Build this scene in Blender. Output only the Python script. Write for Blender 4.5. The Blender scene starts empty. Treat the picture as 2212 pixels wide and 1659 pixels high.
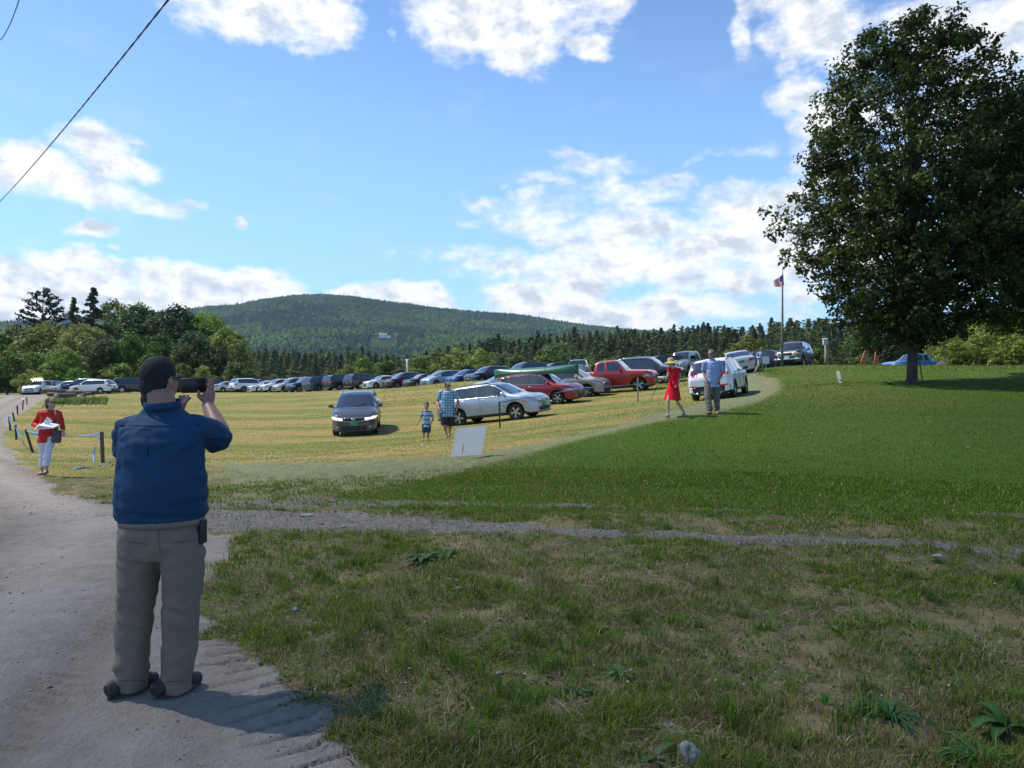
import bpy, bmesh, math, random
import numpy as np
from mathutils import Vector, Matrix, noise as mnoise
random.seed(7); RNG=np.random.default_rng(7)
R=math.radians; PI=math.pi
F=740.0; CZ=1.66
scene=bpy.context.scene; COL=scene.collection
# ------------------------------------------------------------------ helpers
def link(o,parent=None):
    COL.objects.link(o)
    if parent is not None: o.parent=parent
    return o
def tag(o,label=None,cat=None,group=None,kind=None):
    if label: o['label']=label
    if cat: o['category']=cat
    if group: o['group']=group
    if kind: o['kind']=kind
    return o
def empty(name,loc=(0,0,0),rot=(0,0,0),label=None,cat=None,group=None):
    o=bpy.data.objects.new(name,None); o.empty_display_size=.2; link(o); o.location=loc; o.rotation_euler=rot
    return tag(o,label,cat,group)
def mesh_np(name,V,Fc,mats=(),parent=None,smooth=False,attrs=None,midx=None):
    """V (n,3) array; Fc (m,k) int array of tris/quads or list of arrays"""
    me=bpy.data.meshes.new(name)
    V=np.asarray(V,dtype=np.float32)
    if isinstance(Fc,(list,tuple)) and len(Fc) and not isinstance(Fc,np.ndarray) and isinstance(Fc[0],np.ndarray) and Fc[0].ndim==2: arrs=Fc
    else: arrs=[np.asarray(Fc,dtype=np.int32)]
    tot=[np.full(len(a),a.shape[1],dtype=np.int32) for a in arrs]; tot=np.concatenate(tot)
    idx=np.concatenate([np.asarray(a,dtype=np.int32).ravel() for a in arrs])
    st=np.concatenate([[0],np.cumsum(tot)[:-1]]).astype(np.int32)
    me.vertices.add(len(V)); me.vertices.foreach_set('co',V.ravel())
    me.loops.add(len(idx)); me.loops.foreach_set('vertex_index',idx)
    me.polygons.add(len(tot)); me.polygons.foreach_set('loop_start',st); me.polygons.foreach_set('loop_total',tot)
    if midx is not None: me.polygons.foreach_set('material_index',np.asarray(midx,dtype=np.int32))
    if smooth: me.polygons.foreach_set('use_smooth',np.ones(len(tot),dtype=bool))
    for k,a in (attrs or {}).items():
        a=np.asarray(a,dtype=np.float32)
        if a.ndim==1:
            at=me.attributes.new(k,'FLOAT','POINT'); at.data.foreach_set('value',a)
        else:
            at=me.attributes.new(k,'FLOAT_COLOR','POINT'); c=np.ones((len(a),4),dtype=np.float32); c[:,:3]=a; at.data.foreach_set('color',c.ravel())
    for m in (mats if isinstance(mats,(list,tuple)) else [mats]): me.materials.append(m)
    me.update(calc_edges=True)
    return me
def obj_np(name,V,Fc,mats=(),parent=None,**k):
    return link(bpy.data.objects.new(name,mesh_np(name,V,Fc,mats,**k)),parent)
class MB:
    """collects simple solids as one mesh"""
    def __init__(s): s.v=[]; s.f=[]; s.sm=[]
    def add(s,V,Fs,smooth=False):
        n=len(s.v); s.v+= [tuple(p) for p in V]; s.f+=[tuple(i+n for i in f) for f in Fs]; s.sm+=[smooth]*len(Fs); return s
    def box(s,c,d,rot=None,bev=0.0,taper=1.0):
        x,y,z=[q/2 for q in d]; b=min(bev,x*.9,y*.9,z*.9)
        if b<=0:
            P=[(-x,-y,-z),(x,-y,-z),(x,y,-z),(-x,y,-z),(-x*taper,-y*taper,z),(x*taper,-y*taper,z),(x*taper,y*taper,z),(-x*taper,y*taper,z)]
            Fs=[(0,3,2,1),(4,5,6,7),(0,1,5,4),(1,2,6,5),(2,3,7,6),(3,0,4,7)]
        else:
            P=[];bm=bmesh.new(); bmesh.ops.create_cube(bm,size=1)
            for v in bm.verts: v.co=Vector((v.co.x*2*x*(taper if v.co.z>0 else 1),v.co.y*2*y*(taper if v.co.z>0 else 1),v.co.z*2*z))
            bmesh.ops.bevel(bm,geom=bm.edges[:],offset=b,segments=2,affect='EDGES',profile=.6)
            bm.verts.index_update(); P=[v.co.copy() for v in bm.verts]; Fs=[tuple(v.index for v in f.verts) for f in bm.faces]; bm.free()
        M=(rot if rot is not None else Matrix.Identity(3)); c=Vector(c)
        return s.add([tuple(M@Vector(p)+c) for p in P],Fs,bev>0)
    def tube(s,pts,rad,n=10,caps=True,flat=None,up=None,smooth=True):
        """pts list; rad scalar/list or (a,b) ellipse radii list"""
        pts=[Vector(p) for p in pts]; m=len(pts)
        if not isinstance(rad,(list,tuple)): rad=[rad]*m
        V=[];Fs=[]; prev=None
        for i,p in enumerate(pts):
            t=(pts[min(i+1,m-1)]-pts[max(i-1,0)]).normalized()
            if prev is None:
                a=Vector(up) if up is not None else (Vector((0,0,1)) if abs(t.z)<.9 else Vector((1,0,0)))
            else: a=prev
            if up is not None: a=Vector(up)
            bq=t.cross(a)
            if bq.length<1e-6: bq=t.cross(Vector((1,0.1,0)))
            bq.normalize(); a=bq.cross(t).normalized(); prev=a
            r=rad[i]; ra,rb=(r if isinstance(r,(tuple,list)) else (r,r))
            for k in range(n):
                th=2*PI*k/n; V.append(p+bq*math.cos(th)*ra+a*math.sin(th)*rb)
        for i in range(m-1):
            for k in range(n):
                k2=(k+1)%n; Fs.append((i*n+k,i*n+k2,(i+1)*n+k2,(i+1)*n+k))
        if caps: Fs.append(tuple(reversed(range(n)))); Fs.append(tuple((m-1)*n+k for k in range(n)))
        return s.add(V,Fs,smooth)
    def ell(s,c,r,rot=None,n=12,m=8):
        V=[(0,0,-1)];Fs=[]
        for i in range(1,m):
            ph=-PI/2+PI*i/m
            for k in range(n): th=2*PI*k/n; V.append((math.cos(ph)*math.cos(th),math.cos(ph)*math.sin(th),math.sin(ph)))
        V.append((0,0,1)); T=len(V)-1
        for k in range(n):
            Fs.append((0,1+(k+1)%n,1+k)); Fs.append((T,1+(m-2)*n+k,1+(m-2)*n+(k+1)%n))
        for i in range(m-2):
            for k in range(n): a=1+i*n+k;b=1+i*n+(k+1)%n; Fs.append((a,b,b+n,a+n))
        M=rot if rot is not None else Matrix.Identity(3); c=Vector(c)
        rr=(r,r,r) if not isinstance(r,(tuple,list)) else r
        return s.add([M@Vector((p[0]*rr[0],p[1]*rr[1],p[2]*rr[2]))+c for p in V],Fs,True)
    def cyl(s,a,b,r,r2=None,n=16,smooth=True):
        return s.tube([a,b],[r,r if r2 is None else r2],n=n,smooth=smooth)
    def mesh(s,name,m):
        me=bpy.data.meshes.new(name); me.from_pydata([tuple(p) for p in s.v],[],s.f); 
        me.polygons.foreach_set('use_smooth',s.sm)
        for q in (m if isinstance(m,(list,tuple)) else [m]): me.materials.append(q)
        me.update(); return me
    def build(s,name,m,parent=None):
        return link(bpy.data.objects.new(name,s.mesh(name,m)),parent)
def remesh(mb,name,mat,vox,parent=None,smooth=2,disp=None):
    """fuse overlapping closed solids into one skin"""
    t=mb.build('tmp',mat); 
    md=t.modifiers.new('r','REMESH'); md.mode='VOXEL'; md.voxel_size=vox; md.use_smooth_shade=True
    if smooth:
        sm=t.modifiers.new('s','SMOOTH'); sm.iterations=smooth; sm.factor=.5
    dg=bpy.context.evaluated_depsgraph_get(); dg.update()
    me=bpy.data.meshes.new_from_object(t.evaluated_get(dg)); me.name=name
    bpy.data.objects.remove(t)
    if disp:
        n=len(me.vertices); co=np.empty(n*3); me.vertices.foreach_get('co',co); co=co.reshape(-1,3)
        no=np.empty(n*3); me.vertices.foreach_get('normal',no); no=no.reshape(-1,3)
        d=np.array([disp(Vector(c)) for c in co]); co+=no*d[:,None]; me.vertices.foreach_set('co',co.ravel()); me.update()
    me.polygons.foreach_set('use_smooth',np.ones(len(me.polygons),dtype=bool))
    if not me.materials: me.materials.append(mat)
    return link(bpy.data.objects.new(name,me),parent)
# ------------------------------------------------------------------ material helpers
class NT:
    def __init__(s,nt): s.nt=nt; s.n=nt.nodes; s.l=nt.links
    def new(s,t,**k):
        nd=s.n.new(t)
        for a,b in k.items(): setattr(nd,a,b)
        return nd
    def set(s,nd,key,v):
        if v is None: return
        if hasattr(v,'node'): s.l.new(v,nd.inputs[key])
        else: nd.inputs[key].default_value=v
    def math(s,op,a,b=None,c=None,clamp=False):
        nd=s.new('ShaderNodeMath',operation=op,use_clamp=clamp); s.set(nd,0,a); s.set(nd,1,b)
        if c is not None: s.set(nd,2,c)
        return nd.outputs[0]
    def mix(s,f,a,b):
        nd=s.new('ShaderNodeMix',data_type='RGBA'); s.set(nd,0,f); s.set(nd,6,c4(a)); s.set(nd,7,c4(b)); return nd.outputs[2]
    def noise(s,vec,scale,det=3,rough=.55,out=0):
        nd=s.new('ShaderNodeTexNoise'); s.set(nd,'Vector',vec); nd.inputs['Scale'].default_value=scale; nd.inputs['Detail'].default_value=det; nd.inputs['Roughness'].default_value=rough
        return nd.outputs[out]
    def mr(s,v,a,b,c=0.,d=1.,smooth=False):
        nd=s.new('ShaderNodeMapRange',interpolation_type='SMOOTHSTEP' if smooth else 'LINEAR'); s.set(nd,0,v)
        for i,q in enumerate((a,b,c,d)): s.set(nd,i+1,q)
        return nd.outputs[0]
    def attr(s,name,out='Fac'):
        nd=s.new('ShaderNodeAttribute',attribute_name=name); return nd.outputs[out]
    def bump(s,h,dist=.01,strength=1.,normal=None):
        nd=s.new('ShaderNodeBump'); nd.inputs['Distance'].default_value=dist; nd.inputs['Strength'].default_value=strength; s.set(nd,'Height',h)
        if normal is not None: s.set(nd,'Normal',normal)
        return nd.outputs[0]
    def map(s,vec,scale=(1,1,1),rot=(0,0,0),loc=(0,0,0)):
        nd=s.new('ShaderNodeMapping'); s.set(nd,0,vec); nd.inputs['Scale'].default_value=scale; nd.inputs['Rotation'].default_value=rot; nd.inputs['Location'].default_value=loc; return nd.outputs[0]
def c4(v): return v if hasattr(v,'node') or len(v)==4 else (*v,1)
def newmat(name):
    m=bpy.data.materials.new(name); m.use_nodes=True; t=NT(m.node_tree); b=m.node_tree.nodes['Principled BSDF']
    return m,t,b
MATS={}
def pm(name,col,rough=.6,metal=0.,vary=.12,vscale=8.,bump=0.,bscale=60.,spec=.5,coat=0.,emit=0.,trans=0.):
    key=(name,tuple(col),rough,metal,vary,bump)
    if key in MATS: return MATS[key]
    m,t,b=newmat(name); tc=t.new('ShaderNodeTexCoord').outputs['Object']
    n=t.noise(tc,vscale,4); 
    lo=tuple(c*(1-vary) for c in col); hi=tuple(min(1,c*(1+vary)) for c in col)
    c=t.mix(t.mr(n,.3,.7),lo,hi); t.l.new(c,b.inputs['Base Color'])
    b.inputs['Roughness'].default_value=rough; b.inputs['Metallic'].default_value=metal; b.inputs['Specular IOR Level'].default_value=spec
    b.inputs['Coat Weight'].default_value=coat; b.inputs['Coat Roughness'].default_value=.04
    if bump: t.l.new(t.bump(t.noise(tc,bscale,5),bump),b.inputs['Normal'])
    if emit: b.inputs['Emission Color'].default_value=c4(col); b.inputs['Emission Strength'].default_value=emit
    MATS[key]=m; return m
def ws(us,vs,Y):   # a measured point: source pixel + distance -> metres
    return Vector(((us/4-512)/F*Y, Y, CZ-(vs/4-384)/F*Y))
# ------------------------------------------------------------------ terrain height
_cp=[ # u,v (1024 frame), distance
 (100,700,3.9),(300,720,3.66),(500,740,3.4),(700,740,3.4),(950,740,3.4),(700,650,4.6),(1000,650,4.6),(512,600,5.6),(250,600,5.7),(20,650,4.6),(20,560,7.0),
 (820,560,6.95),(1010,552,7.3),(512,528,8.5),(250,520,9.0),(100,530,8.5),(700,480,12.6),(1000,470,13.0),(400,490,11.6),(470,457,15.6),(250,488,12.3),
 (42,478,15.5),(103,462,18.4),(0,470,15.8),(1010,440,16.5),(800,440,17.0),(667,417,20.4),(717,411,20.7),(570,432,19.5),(780,412,21.),
 (912,384,30),(840,383.5,30),(1020,384,30),(357,436,30),(460,424.5,33),(517,418,31.6),(447.6,438,24),(552,404,38.5),(592,397,41.5),(630,390.5,44.5),(690,402,30.6),(738,397,31.5),(746,392,34.),
 (665,384,50),(752,372.5,47),(780,366,48.),(830,365.5,46),(1000,365.5,45),(1100,366,45),(910,365.5,45.5),(200,452,24),(120,440,28),(15,430,30),(300,445,26),
 (250,420,38),(150,415,38),(350,415,38.),(100,405,52),(250,403,52),(380,402,50),(480,400,45),(60,396,80),(110,393,86),(0,398,75),(75,394.2,118),(200,395,75),(300,392.3,88),(400,388,66),(450,382.5,62),(520,379,60),(570,377.5,60),(620,378,58)]
_w=[(-40,100,.5),(-20,102,.6),(-22,92,1.0),(-12,84,1.25),(-6,78,1.4),(0,74,1.55),(4,72,1.9),(9,72,2.1),(14,72,2.2),(22,60,2.4),(30,62,2.3),(45,62,2.2),(60,60,2.6),(20,90,1.9),(40,100,2.),
 (-80,140,.3),(-150,150,0),(-20,140,.3),(20,140,1.2),(80,140,2),(-60,40,.1),(-100,0,0),(0,-30,0),(60,0,.8),(30,10,.5),(100,60,3),(0,0,0),(-5,0,0),(5,1,0),(-20,-10,0),(20,-10,0),(-20,8,-.15),(-10,5,-.02),(150,20,2),(-200,300,0),(0,300,0),(200,300,3),(0,-200,0),(-200,-100,0),(200,-100,0),(8,-2,0.05),(-40,20,0)]
_P=[]
for u,v,Y in _cp: _P.append(((u-512)/F*Y,Y,CZ-(v-384)/F*Y))
_P+= [(a,b,c) for a,b,c in _w]
_P=np.array(_P); _C=2.5
def _phi(d2): return np.sqrt(d2+_C*_C)
_D=((_P[:,None,:2]-_P[None,:,:2])**2).sum(-1); _A=_phi(_D)+np.eye(len(_P))*-.35
_n=len(_P); _M=np.zeros((_n+1,_n+1)); _M[:_n,:_n]=_A; _M[:_n,_n]=1; _M[_n,:_n]=1
_W=np.linalg.solve(_M,np.concatenate([_P[:,2],[0]]))
def H(x,y):
    x=np.asarray(x,dtype=np.float64); y=np.asarray(y,dtype=np.float64); sh=x.shape
    xf=x.ravel(); yf=y.ravel(); out=np.empty(len(xf))
    r=np.sqrt(xf**2+yf**2); k=np.minimum(1,400/np.maximum(r,1e-6)); xq=xf*k; yq=yf*k
    for i in range(0,len(xf),20000):
        d=(xq[i:i+20000,None]-_P[None,:,0])**2+(yq[i:i+20000,None]-_P[None,:,1])**2
        out[i:i+20000]=_phi(d)@_W[:-1]+_W[-1]
    return out.reshape(sh)
def hz(x,y): return float(H(np.array([x]),np.array([y]))[0])
def at(u,Y,dz=0): # ground point under column u of the 1024 frame at distance Y
    x=(u-512)/F*Y; return Vector((x,Y,hz(x,Y)+dz))
def proj(p): return (512+F*p[0]/p[1], 384-F*(p[2]-CZ)/p[1])
EXPO=0.45; SKYS=.15; SKYM=(.66,.80,.96); CLOUDB=5.4; GRASS=1.0; TREES=1.0; HAZE=.00006
# ------------------------------------------------------------------ sun, sky, camera
SUN_AZ=R(-72); SUN_EL=R(54)         # azimuth from +Y towards +X
SUN=Vector((math.sin(SUN_AZ)*math.cos(SUN_EL),math.cos(SUN_AZ)*math.cos(SUN_EL),math.sin(SUN_EL)))
ld=bpy.data.lights.new('sun','SUN'); ld.energy=4.2; ld.angle=R(.55); ld.color=(1,.95,.87)
lo=link(bpy.data.objects.new('sun',ld)); lo.rotation_euler=SUN.to_track_quat('Z','Y').to_euler(); lo.location=(0,0,30)
cam=bpy.data.cameras.new('camera'); cam.lens=26; cam.sensor_width=36; cam.clip_end=30000; cam.clip_start=.05
cam.lens=F*36/1024
co=link(bpy.data.objects.new('camera',cam)); co.location=(0,0,CZ); co.rotation_euler=(R(90),0,0); scene.camera=co
scene.view_settings.view_transform='Standard'; scene.view_settings.look='None'; scene.view_settings.gamma=1; scene.view_settings.exposure=EXPO
scene.cycles.max_bounces=6; scene.cycles.transparent_max_bounces=24; scene.cycles.use_denoising=True
scene.cycles.diffuse_bounces=3; scene.cycles.glossy_bounces=3; scene.cycles.transmission_bounces=4; scene.cycles.volume_bounces=0; scene.cycles.sample_clamp_indirect=8
w=bpy.data.worlds.new('World'); scene.world=w; w.use_nodes=True; t=NT(w.node_tree); t.n.clear()
out=t.new('ShaderNodeOutputWorld'); bg=t.new('ShaderNodeBackground'); t.l.new(bg.outputs[0],out.inputs[0])
sky=t.new('ShaderNodeTexSky',sky_type='NISHITA'); sky.sun_disc=False; sky.sun_elevation=SUN_EL; sky.sun_rotation=SUN_AZ; sky.air_density=1.0; sky.dust_density=.15; sky.ozone_density=1.3; sky.altitude=300
tc=t.new('ShaderNodeTexCoord').outputs['Generated']
sx=t.new('ShaderNodeSeparateXYZ'); t.l.new(tc,sx.inputs[0])
az=t.math('ARCTAN2',sx.outputs[0],sx.outputs[1]); el=t.math('ARCSINE',sx.outputs[2])
cb=t.new('ShaderNodeCombineXYZ'); t.l.new(az,cb.inputs[0]); t.l.new(el,cb.inputs[1]); ae=cb.outputs[0]
def ang(u,v):
    a=math.atan((u-512)/F); return a, math.atan((384-v)/F*math.cos(a))
# clouds: (u,v,ru,rv,weight)  one line per cloud of the sky
CL=[(230,-8,95,34,1.),(318,4,44,40,1.),(285,20,60,26,.9),(298,46,14,8,.6),(490,-12,95,42,1.1),(478,25,60,30,1.),(525,48,48,24,1.),(590,50,26,13,1.),(430,10,32,30,.8),(600,-5,32,22,.9),(570,10,50,30,.8),
 (744,20,12,42,.75),(775,2,40,18,.75),(815,28,48,36,1.),(845,58,36,24,.8),(800,96,34,18,.9),(835,110,40,20,1.0),(815,125,26,20,.8),(790,55,16,18,.6),(778,72,10,10,.5),
 (950,30,70,34,.95),(1010,15,60,40,.9),(975,70,60,34,.8),(905,15,40,14,.6),
 (95,142,44,20,1.),(120,168,34,20,.95),(25,165,52,26,1.),(70,180,60,18,.9),(115,198,52,14,.8),(160,208,34,10,.7),(195,203,14,6,.5),
 (93,231,25,9,.9),(115,251,10,6,.7),(241,220,7,8,.75),(392,38,5,8,.5),
 (25,275,68,28,1.1),(75,268,24,20,1.),(55,300,120,30,1.2),(0,320,90,22,1.2),(118,277,18,17,1.),(150,275,26,18,1.1),(200,285,60,22,1.1),(250,287,50,20,1.1),(180,305,110,24,1.25),(290,302,40,14,1.1),(240,320,90,22,1.2),
 (350,297,26,12,1.1),(395,296,30,16,1.1),(420,305,30,14,1.),(365,315,100,14,1.),(460,318,40,9,.6),
 (60,325,160,30,1.4),(220,318,150,26,1.4),(340,318,120,18,1.3),(600,318,110,22,1.2),(420,290,24,10,.9),
 (503,295,18,17,1.1),(530,300,50,26,1.15),(582,286,34,24,1.1),(555,315,75,20,1.2),(620,296,16,14,.7),(665,306,20,17,1.1),(700,310,40,16,1.),(745,312,30,8,.5),
 (475,198,26,8,.5),(470,222,26,6,.45),(540,180,60,7,.45),(600,165,50,10,.5),(572,155,36,9,.5),(540,205,50,14,.55),(610,192,70,18,.65),(665,178,40,10,.55),(560,222,72,22,.75),(620,232,90,26,.9),(450,252,60,8,.55),(480,268,60,10,.6),(540,265,90,18,.8),(620,262,90,26,1.),
 (735,215,44,30,1.),(755,240,60,34,1.1),(700,250,60,30,.95),(790,205,34,24,1.),(785,245,50,40,1.1),(740,282,60,18,1.),(690,275,60,18,.8),(800,285,40,24,.9),(780,310,40,14,.6),(760,150,30,8,.4),(700,160,34,6,.4),(820,170,30,60,.7),(860,230,60,60,.8),(930,130,90,40,.6),(960,260,80,50,.7)]
warp=t.new('ShaderNodeVectorMath',operation='MULTIPLY_ADD')
wn=t.new('ShaderNodeTexNoise'); t.l.new(ae,wn.inputs[0]); wn.inputs['Scale'].default_value=13; wn.inputs['Detail'].default_value=4; wn.inputs['Roughness'].default_value=.6
t.l.new(wn.outputs['Color'],warp.inputs[0]); warp.inputs[1].default_value=(.05,.05,0); 
off=t.new('ShaderNodeVectorMath',operation='ADD'); t.l.new(ae,off.inputs[0]); off.inputs[1].default_value=(-.025,-.025,0); t.l.new(off.outputs[0],warp.inputs[2])
wp=warp.outputs[0]
acc=None
for (u,v,ru,rv,wt) in CL:
    a,e=ang(u,v); ra=ru/F*1.25*math.cos(a)**1.2; re=rv/F*1.25*math.cos(a)
    q=t.new('ShaderNodeVectorMath',operation='MULTIPLY_ADD'); t.l.new(wp,q.inputs[0]); q.inputs[1].default_value=(1/ra,1/re,0); q.inputs[2].default_value=(-a/ra,-e/re,0)
    ln=t.new('ShaderNodeVectorMath',operation='DOT_PRODUCT'); t.l.new(q.outputs[0],ln.inputs[0]); t.l.new(q.outputs[0],ln.inputs[1])
    val=t.math('MULTIPLY_ADD',ln.outputs[1],-wt,wt)
    acc=val if acc is None else t.math('SMOOTH_MAX',acc,val,.25)
acc=t.math('MAXIMUM',acc,-.6)
# rest of the sky (behind the camera) gets scattered fair-weather clouds
fn=t.noise(t.map(tc,(1,1,2.2)),2.4,5,.6); behind=t.mr(sx.outputs[1],.55,.2); gen=t.math('MULTIPLY_ADD',t.mr(fn,.47,.75,-.6,1.),behind,t.math('MULTIPLY_ADD',behind,.6,-.6))
acc=t.math('MAXIMUM',acc,gen)
n1=t.noise(t.map(ae,(1,1.9,1)),16,9,.62); n2=t.noise(t.map(ae,(1,1.6,1),loc=(3,1,0)),60,6,.6)
dens=t.math('ADD',acc,t.math('MULTIPLY_ADD',n1,2.0,-1.05)); dens=t.math('ADD',dens,t.math('MULTIPLY_ADD',n2,.5,-.25))
alpha=t.mr(dens,.05,.95,smooth=True)
wisp=t.math('MULTIPLY',t.mr(t.noise(t.map(ae,(1,3,1),loc=(7,2,0)),9,8,.66),.55,.8,0,.28),t.mr(el,0,.3,1,.4))
alpha=t.math('MAXIMUM',alpha,wisp)
# thick parts seen from below are grey, sunny rims white
n3=t.noise(t.map(ae,(1,1.5,1),loc=(.012,.02,0)),16,4,.6); rel=t.math('SUBTRACT',t.noise(t.map(ae,(1,1.5,1)),16,4,.6),n3)
sh=t.math('MULTIPLY_ADD',rel,5.0,t.mr(dens,.55,1.7,0,.9),clamp=True)
ccol=t.mix(sh,(1.02,1.02,1.03),(.60,.67,.76))
skc=t.new('ShaderNodeMix',data_type='RGBA',blend_type='MULTIPLY'); skc.inputs[0].default_value=1; t.l.new(sky.outputs[0],skc.inputs[6]); skc.inputs[7].default_value=(SKYM[0],SKYM[1],SKYM[2],1)
cs=t.new('ShaderNodeVectorMath',operation='SCALE'); t.l.new(ccol,cs.inputs[0]); cs.inputs['Scale'].default_value=CLOUDB
hb_=t.mix(t.mr(el,.0,.5,.8,0),skc.outputs[2],(2.3,4.15,6.9)); mx=t.mix(alpha,hb_,cs.outputs[0]); t.l.new(mx,bg.inputs[0]); bg.inputs[1].default_value=SKYS
w.cycles.sampling_method='MANUAL'; w.cycles.sample_map_resolution=1024
# ------------------------------------------------------------------ real clouds overhead that shade the foreground and the mountain
def cloud_obj(region,zc,n,rr,label,seed):
    rg=np.random.default_rng(seed); mb=MB()
    for i in range(n):
        x,y=region(rg); k=(zc)/SUN.z; r=rg.uniform(*rr)
        mb.ell((x+SUN.x*k,y+SUN.y*k,zc+rg.uniform(-r,r)*.3),(r,r*rg.uniform(.8,1.2),r*.45),n=10,m=7)
    m,tt,b=newmat('cloud_white'); b.inputs['Base Color'].default_value=(.9,.9,.92,1); b.inputs['Roughness'].default_value=1
    tr=tt.new('ShaderNodeBsdfTransparent'); ms=tt.new('ShaderNodeMixShader')
    nz=tt.noise(tt.new('ShaderNodeTexCoord').outputs['Object'],.02,3); tt.l.new(tt.mr(nz,.35,.65,.035,.11),ms.inputs[0])
    tt.l.new(tr.outputs[0],ms.inputs[1]); tt.l.new(b.outputs[0],ms.inputs[2]); tt.l.new(ms.outputs[0],tt.n['Material Output'].inputs[0])
    o=mb.build('cloud',m); tag(o,kind='stuff'); return o
def _edge(x): # how far the cloud's shadow reaches on the ground
    return float(np.interp(x,[-60,-14,-9,-4,0,4,9,15,30,90],[0,8,11,14.5,17,20,23,26,30,40]))
def reg1(rg):
    while True:
        x=rg.uniform(-45,75); r=11; e=_edge(x); y=rg.uniform(-55,e-7)
        if y<e-8: return x,y
cloud_obj(reg1,520,150,(7,13),'',3)
def reg2(rg):
    a=rg.uniform(0,2*PI); q=math.sqrt(rg.uniform(0,1)); return -420+q*math.cos(a)*420, 3000+q*math.sin(a)*500
cloud_obj(reg2,2700,60,(70,130),'',4)
# ------------------------------------------------------------------ ground
def hit(us,vs):
    u=us/4; v=vs/4; ys=np.geomspace(2.2,130,900); xs=(u-512)/F*ys; z=H(xs,ys); zr=CZ-(v-384)/F*ys
    i=np.argmax(zr<z); 
    if not (zr<z).any(): i=len(ys)-1
    return (float(xs[i]),float(ys[i]))
def sdist(poly,x,y):
    """signed distance to a polygon, negative inside"""
    P=np.array(poly); Q=np.roll(P,-1,0); d=np.full(x.shape,1e9); ins=np.zeros(x.shape,bool)
    for (ax,ay),(bx,by) in zip(P,Q):
        ex,ey=bx-ax,by-ay; tt=np.clip(((x-ax)*ex+(y-ay)*ey)/(ex*ex+ey*ey+1e-12),0,1)
        d=np.minimum(d,np.hypot(x-ax-tt*ex,y-ay-tt*ey))
        c=((ay>y)!=(by>y)); xi=ax+(y-ay)/(by-ay+1e-12)*ex; ins^= c&(x<xi)
    return np.where(ins,-d,d)
def ldist(pl,x,y):
    d=np.full(x.shape,1e9)
    for (ax,ay),(bx,by) in zip(pl[:-1],pl[1:]):
        ex,ey=bx-ax,by-ay; tt=np.clip(((x-ax)*ex+(y-ay)*ey)/(ex*ex+ey*ey+1e-12),0,1); d=np.minimum(d,np.hypot(x-ax-tt*ex,y-ay-tt*ey))
    return d
def vnoise(x,y,s,seed=0,octv=3):
    """value noise, vectorised"""
    out=np.zeros(x.shape); amp=1; tot=0
    for o in range(octv):
        X=x*s*2**o+seed*17.3+o*5.1; Y=y*s*2**o+seed*9.7-o*3.3; xi=np.floor(X);yi=np.floor(Y); fx=X-xi; fy=Y-yi; fx=fx*fx*(3-2*fx); fy=fy*fy*(3-2*fy)
        def h(a,b): 
            q=np.sin(a*127.1+b*311.7+seed*74.7)*43758.5453; return q-np.floor(q)
        out+=amp*((h(xi,yi)*(1-fx)+h(xi+1,yi)*fx)*(1-fy)+(h(xi,yi+1)*(1-fx)+h(xi+1,yi+1)*fx)*fy); tot+=amp; amp*=.5
    return out/tot
def sm(v,a,b): q=np.clip((v-a)/(b-a),0,1); return q*q*(3-2*q)
ROAD=[(-.2,-60),(-.3,-5),(-.55,1),(-.45,2.6),(-.70,3.3),(-1.15,3.85),(-1.48,4.3),(-1.85,4.8),(-2.4,5.8),(-3.0,7.9),(-4.4,9.6),(-7.4,12.2),(-12.6,19),(-18.5,27),(-23,34),(-30,46),(-50,80),(-57,95),(-61,108),(-58,135),(-50,170),
 (-60,170),(-70,135),(-73,110),(-66,93),(-57.5,80),(-36,46),(-26,32),(-19.5,22),(-13,13),(-9,7),(-7.5,2),(-7,-5),(-7,-60)]
_pu=[hit(*p) for p in [(900,1850),(1300,1850),(1700,1832),(2000,1800),(2300,1745),(2560,1685),(2760,1625),(2900,1560),(2985,1500)]]
_pl=[hit(*p) for p in [(3010,1497),(3110,1520),(3120,1560),(3010,1615),(2850,1655),(2600,1690),(2250,1770),(1900,1868),(1500,1960),(900,2010)]]
PATH=_pu+_pl
LAWN=[hit(*p) for p in [(1280,2012),(1500,1965),(1900,1875),(2250,1775),(2600,1694),(2850,1660),(3010,1620),(3125,1560),(3115,1520),(3020,1487)]]+[(16,52),(40,56),(120,60),(120,12),(30,10.5)]+[hit(*p) for p in [(4090,2085),(3000,2065),(2200,2050),(1600,2050)]]
HAY=[(-90,150),(-60,80),(-34,46),(-26,34),(-21,27),(-14.5,19.5),(-10,15.5)]+[hit(*p) for p in [(620,1890),(900,1868),(1300,1862),(1700,1842),(2000,1805),(2300,1748),(2560,1688),(2760,1628),(2900,1560),(2985,1490)]]+[(16,52),(40,70),(60,150)]
TR1=[(-7.5,9.4),(-5,9.3),(-3.2,9.1),(-1.2,8.85),(.3,8.45),(1.5,8.2),(3,7.85),(5,7.35),(9,6.4),(20,4)]; TR2=[(-8,11.2),(-4,10.5),(0,10.2),(3,9.75),(6,9.35),(10,8.7),(22,6.2)]
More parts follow.
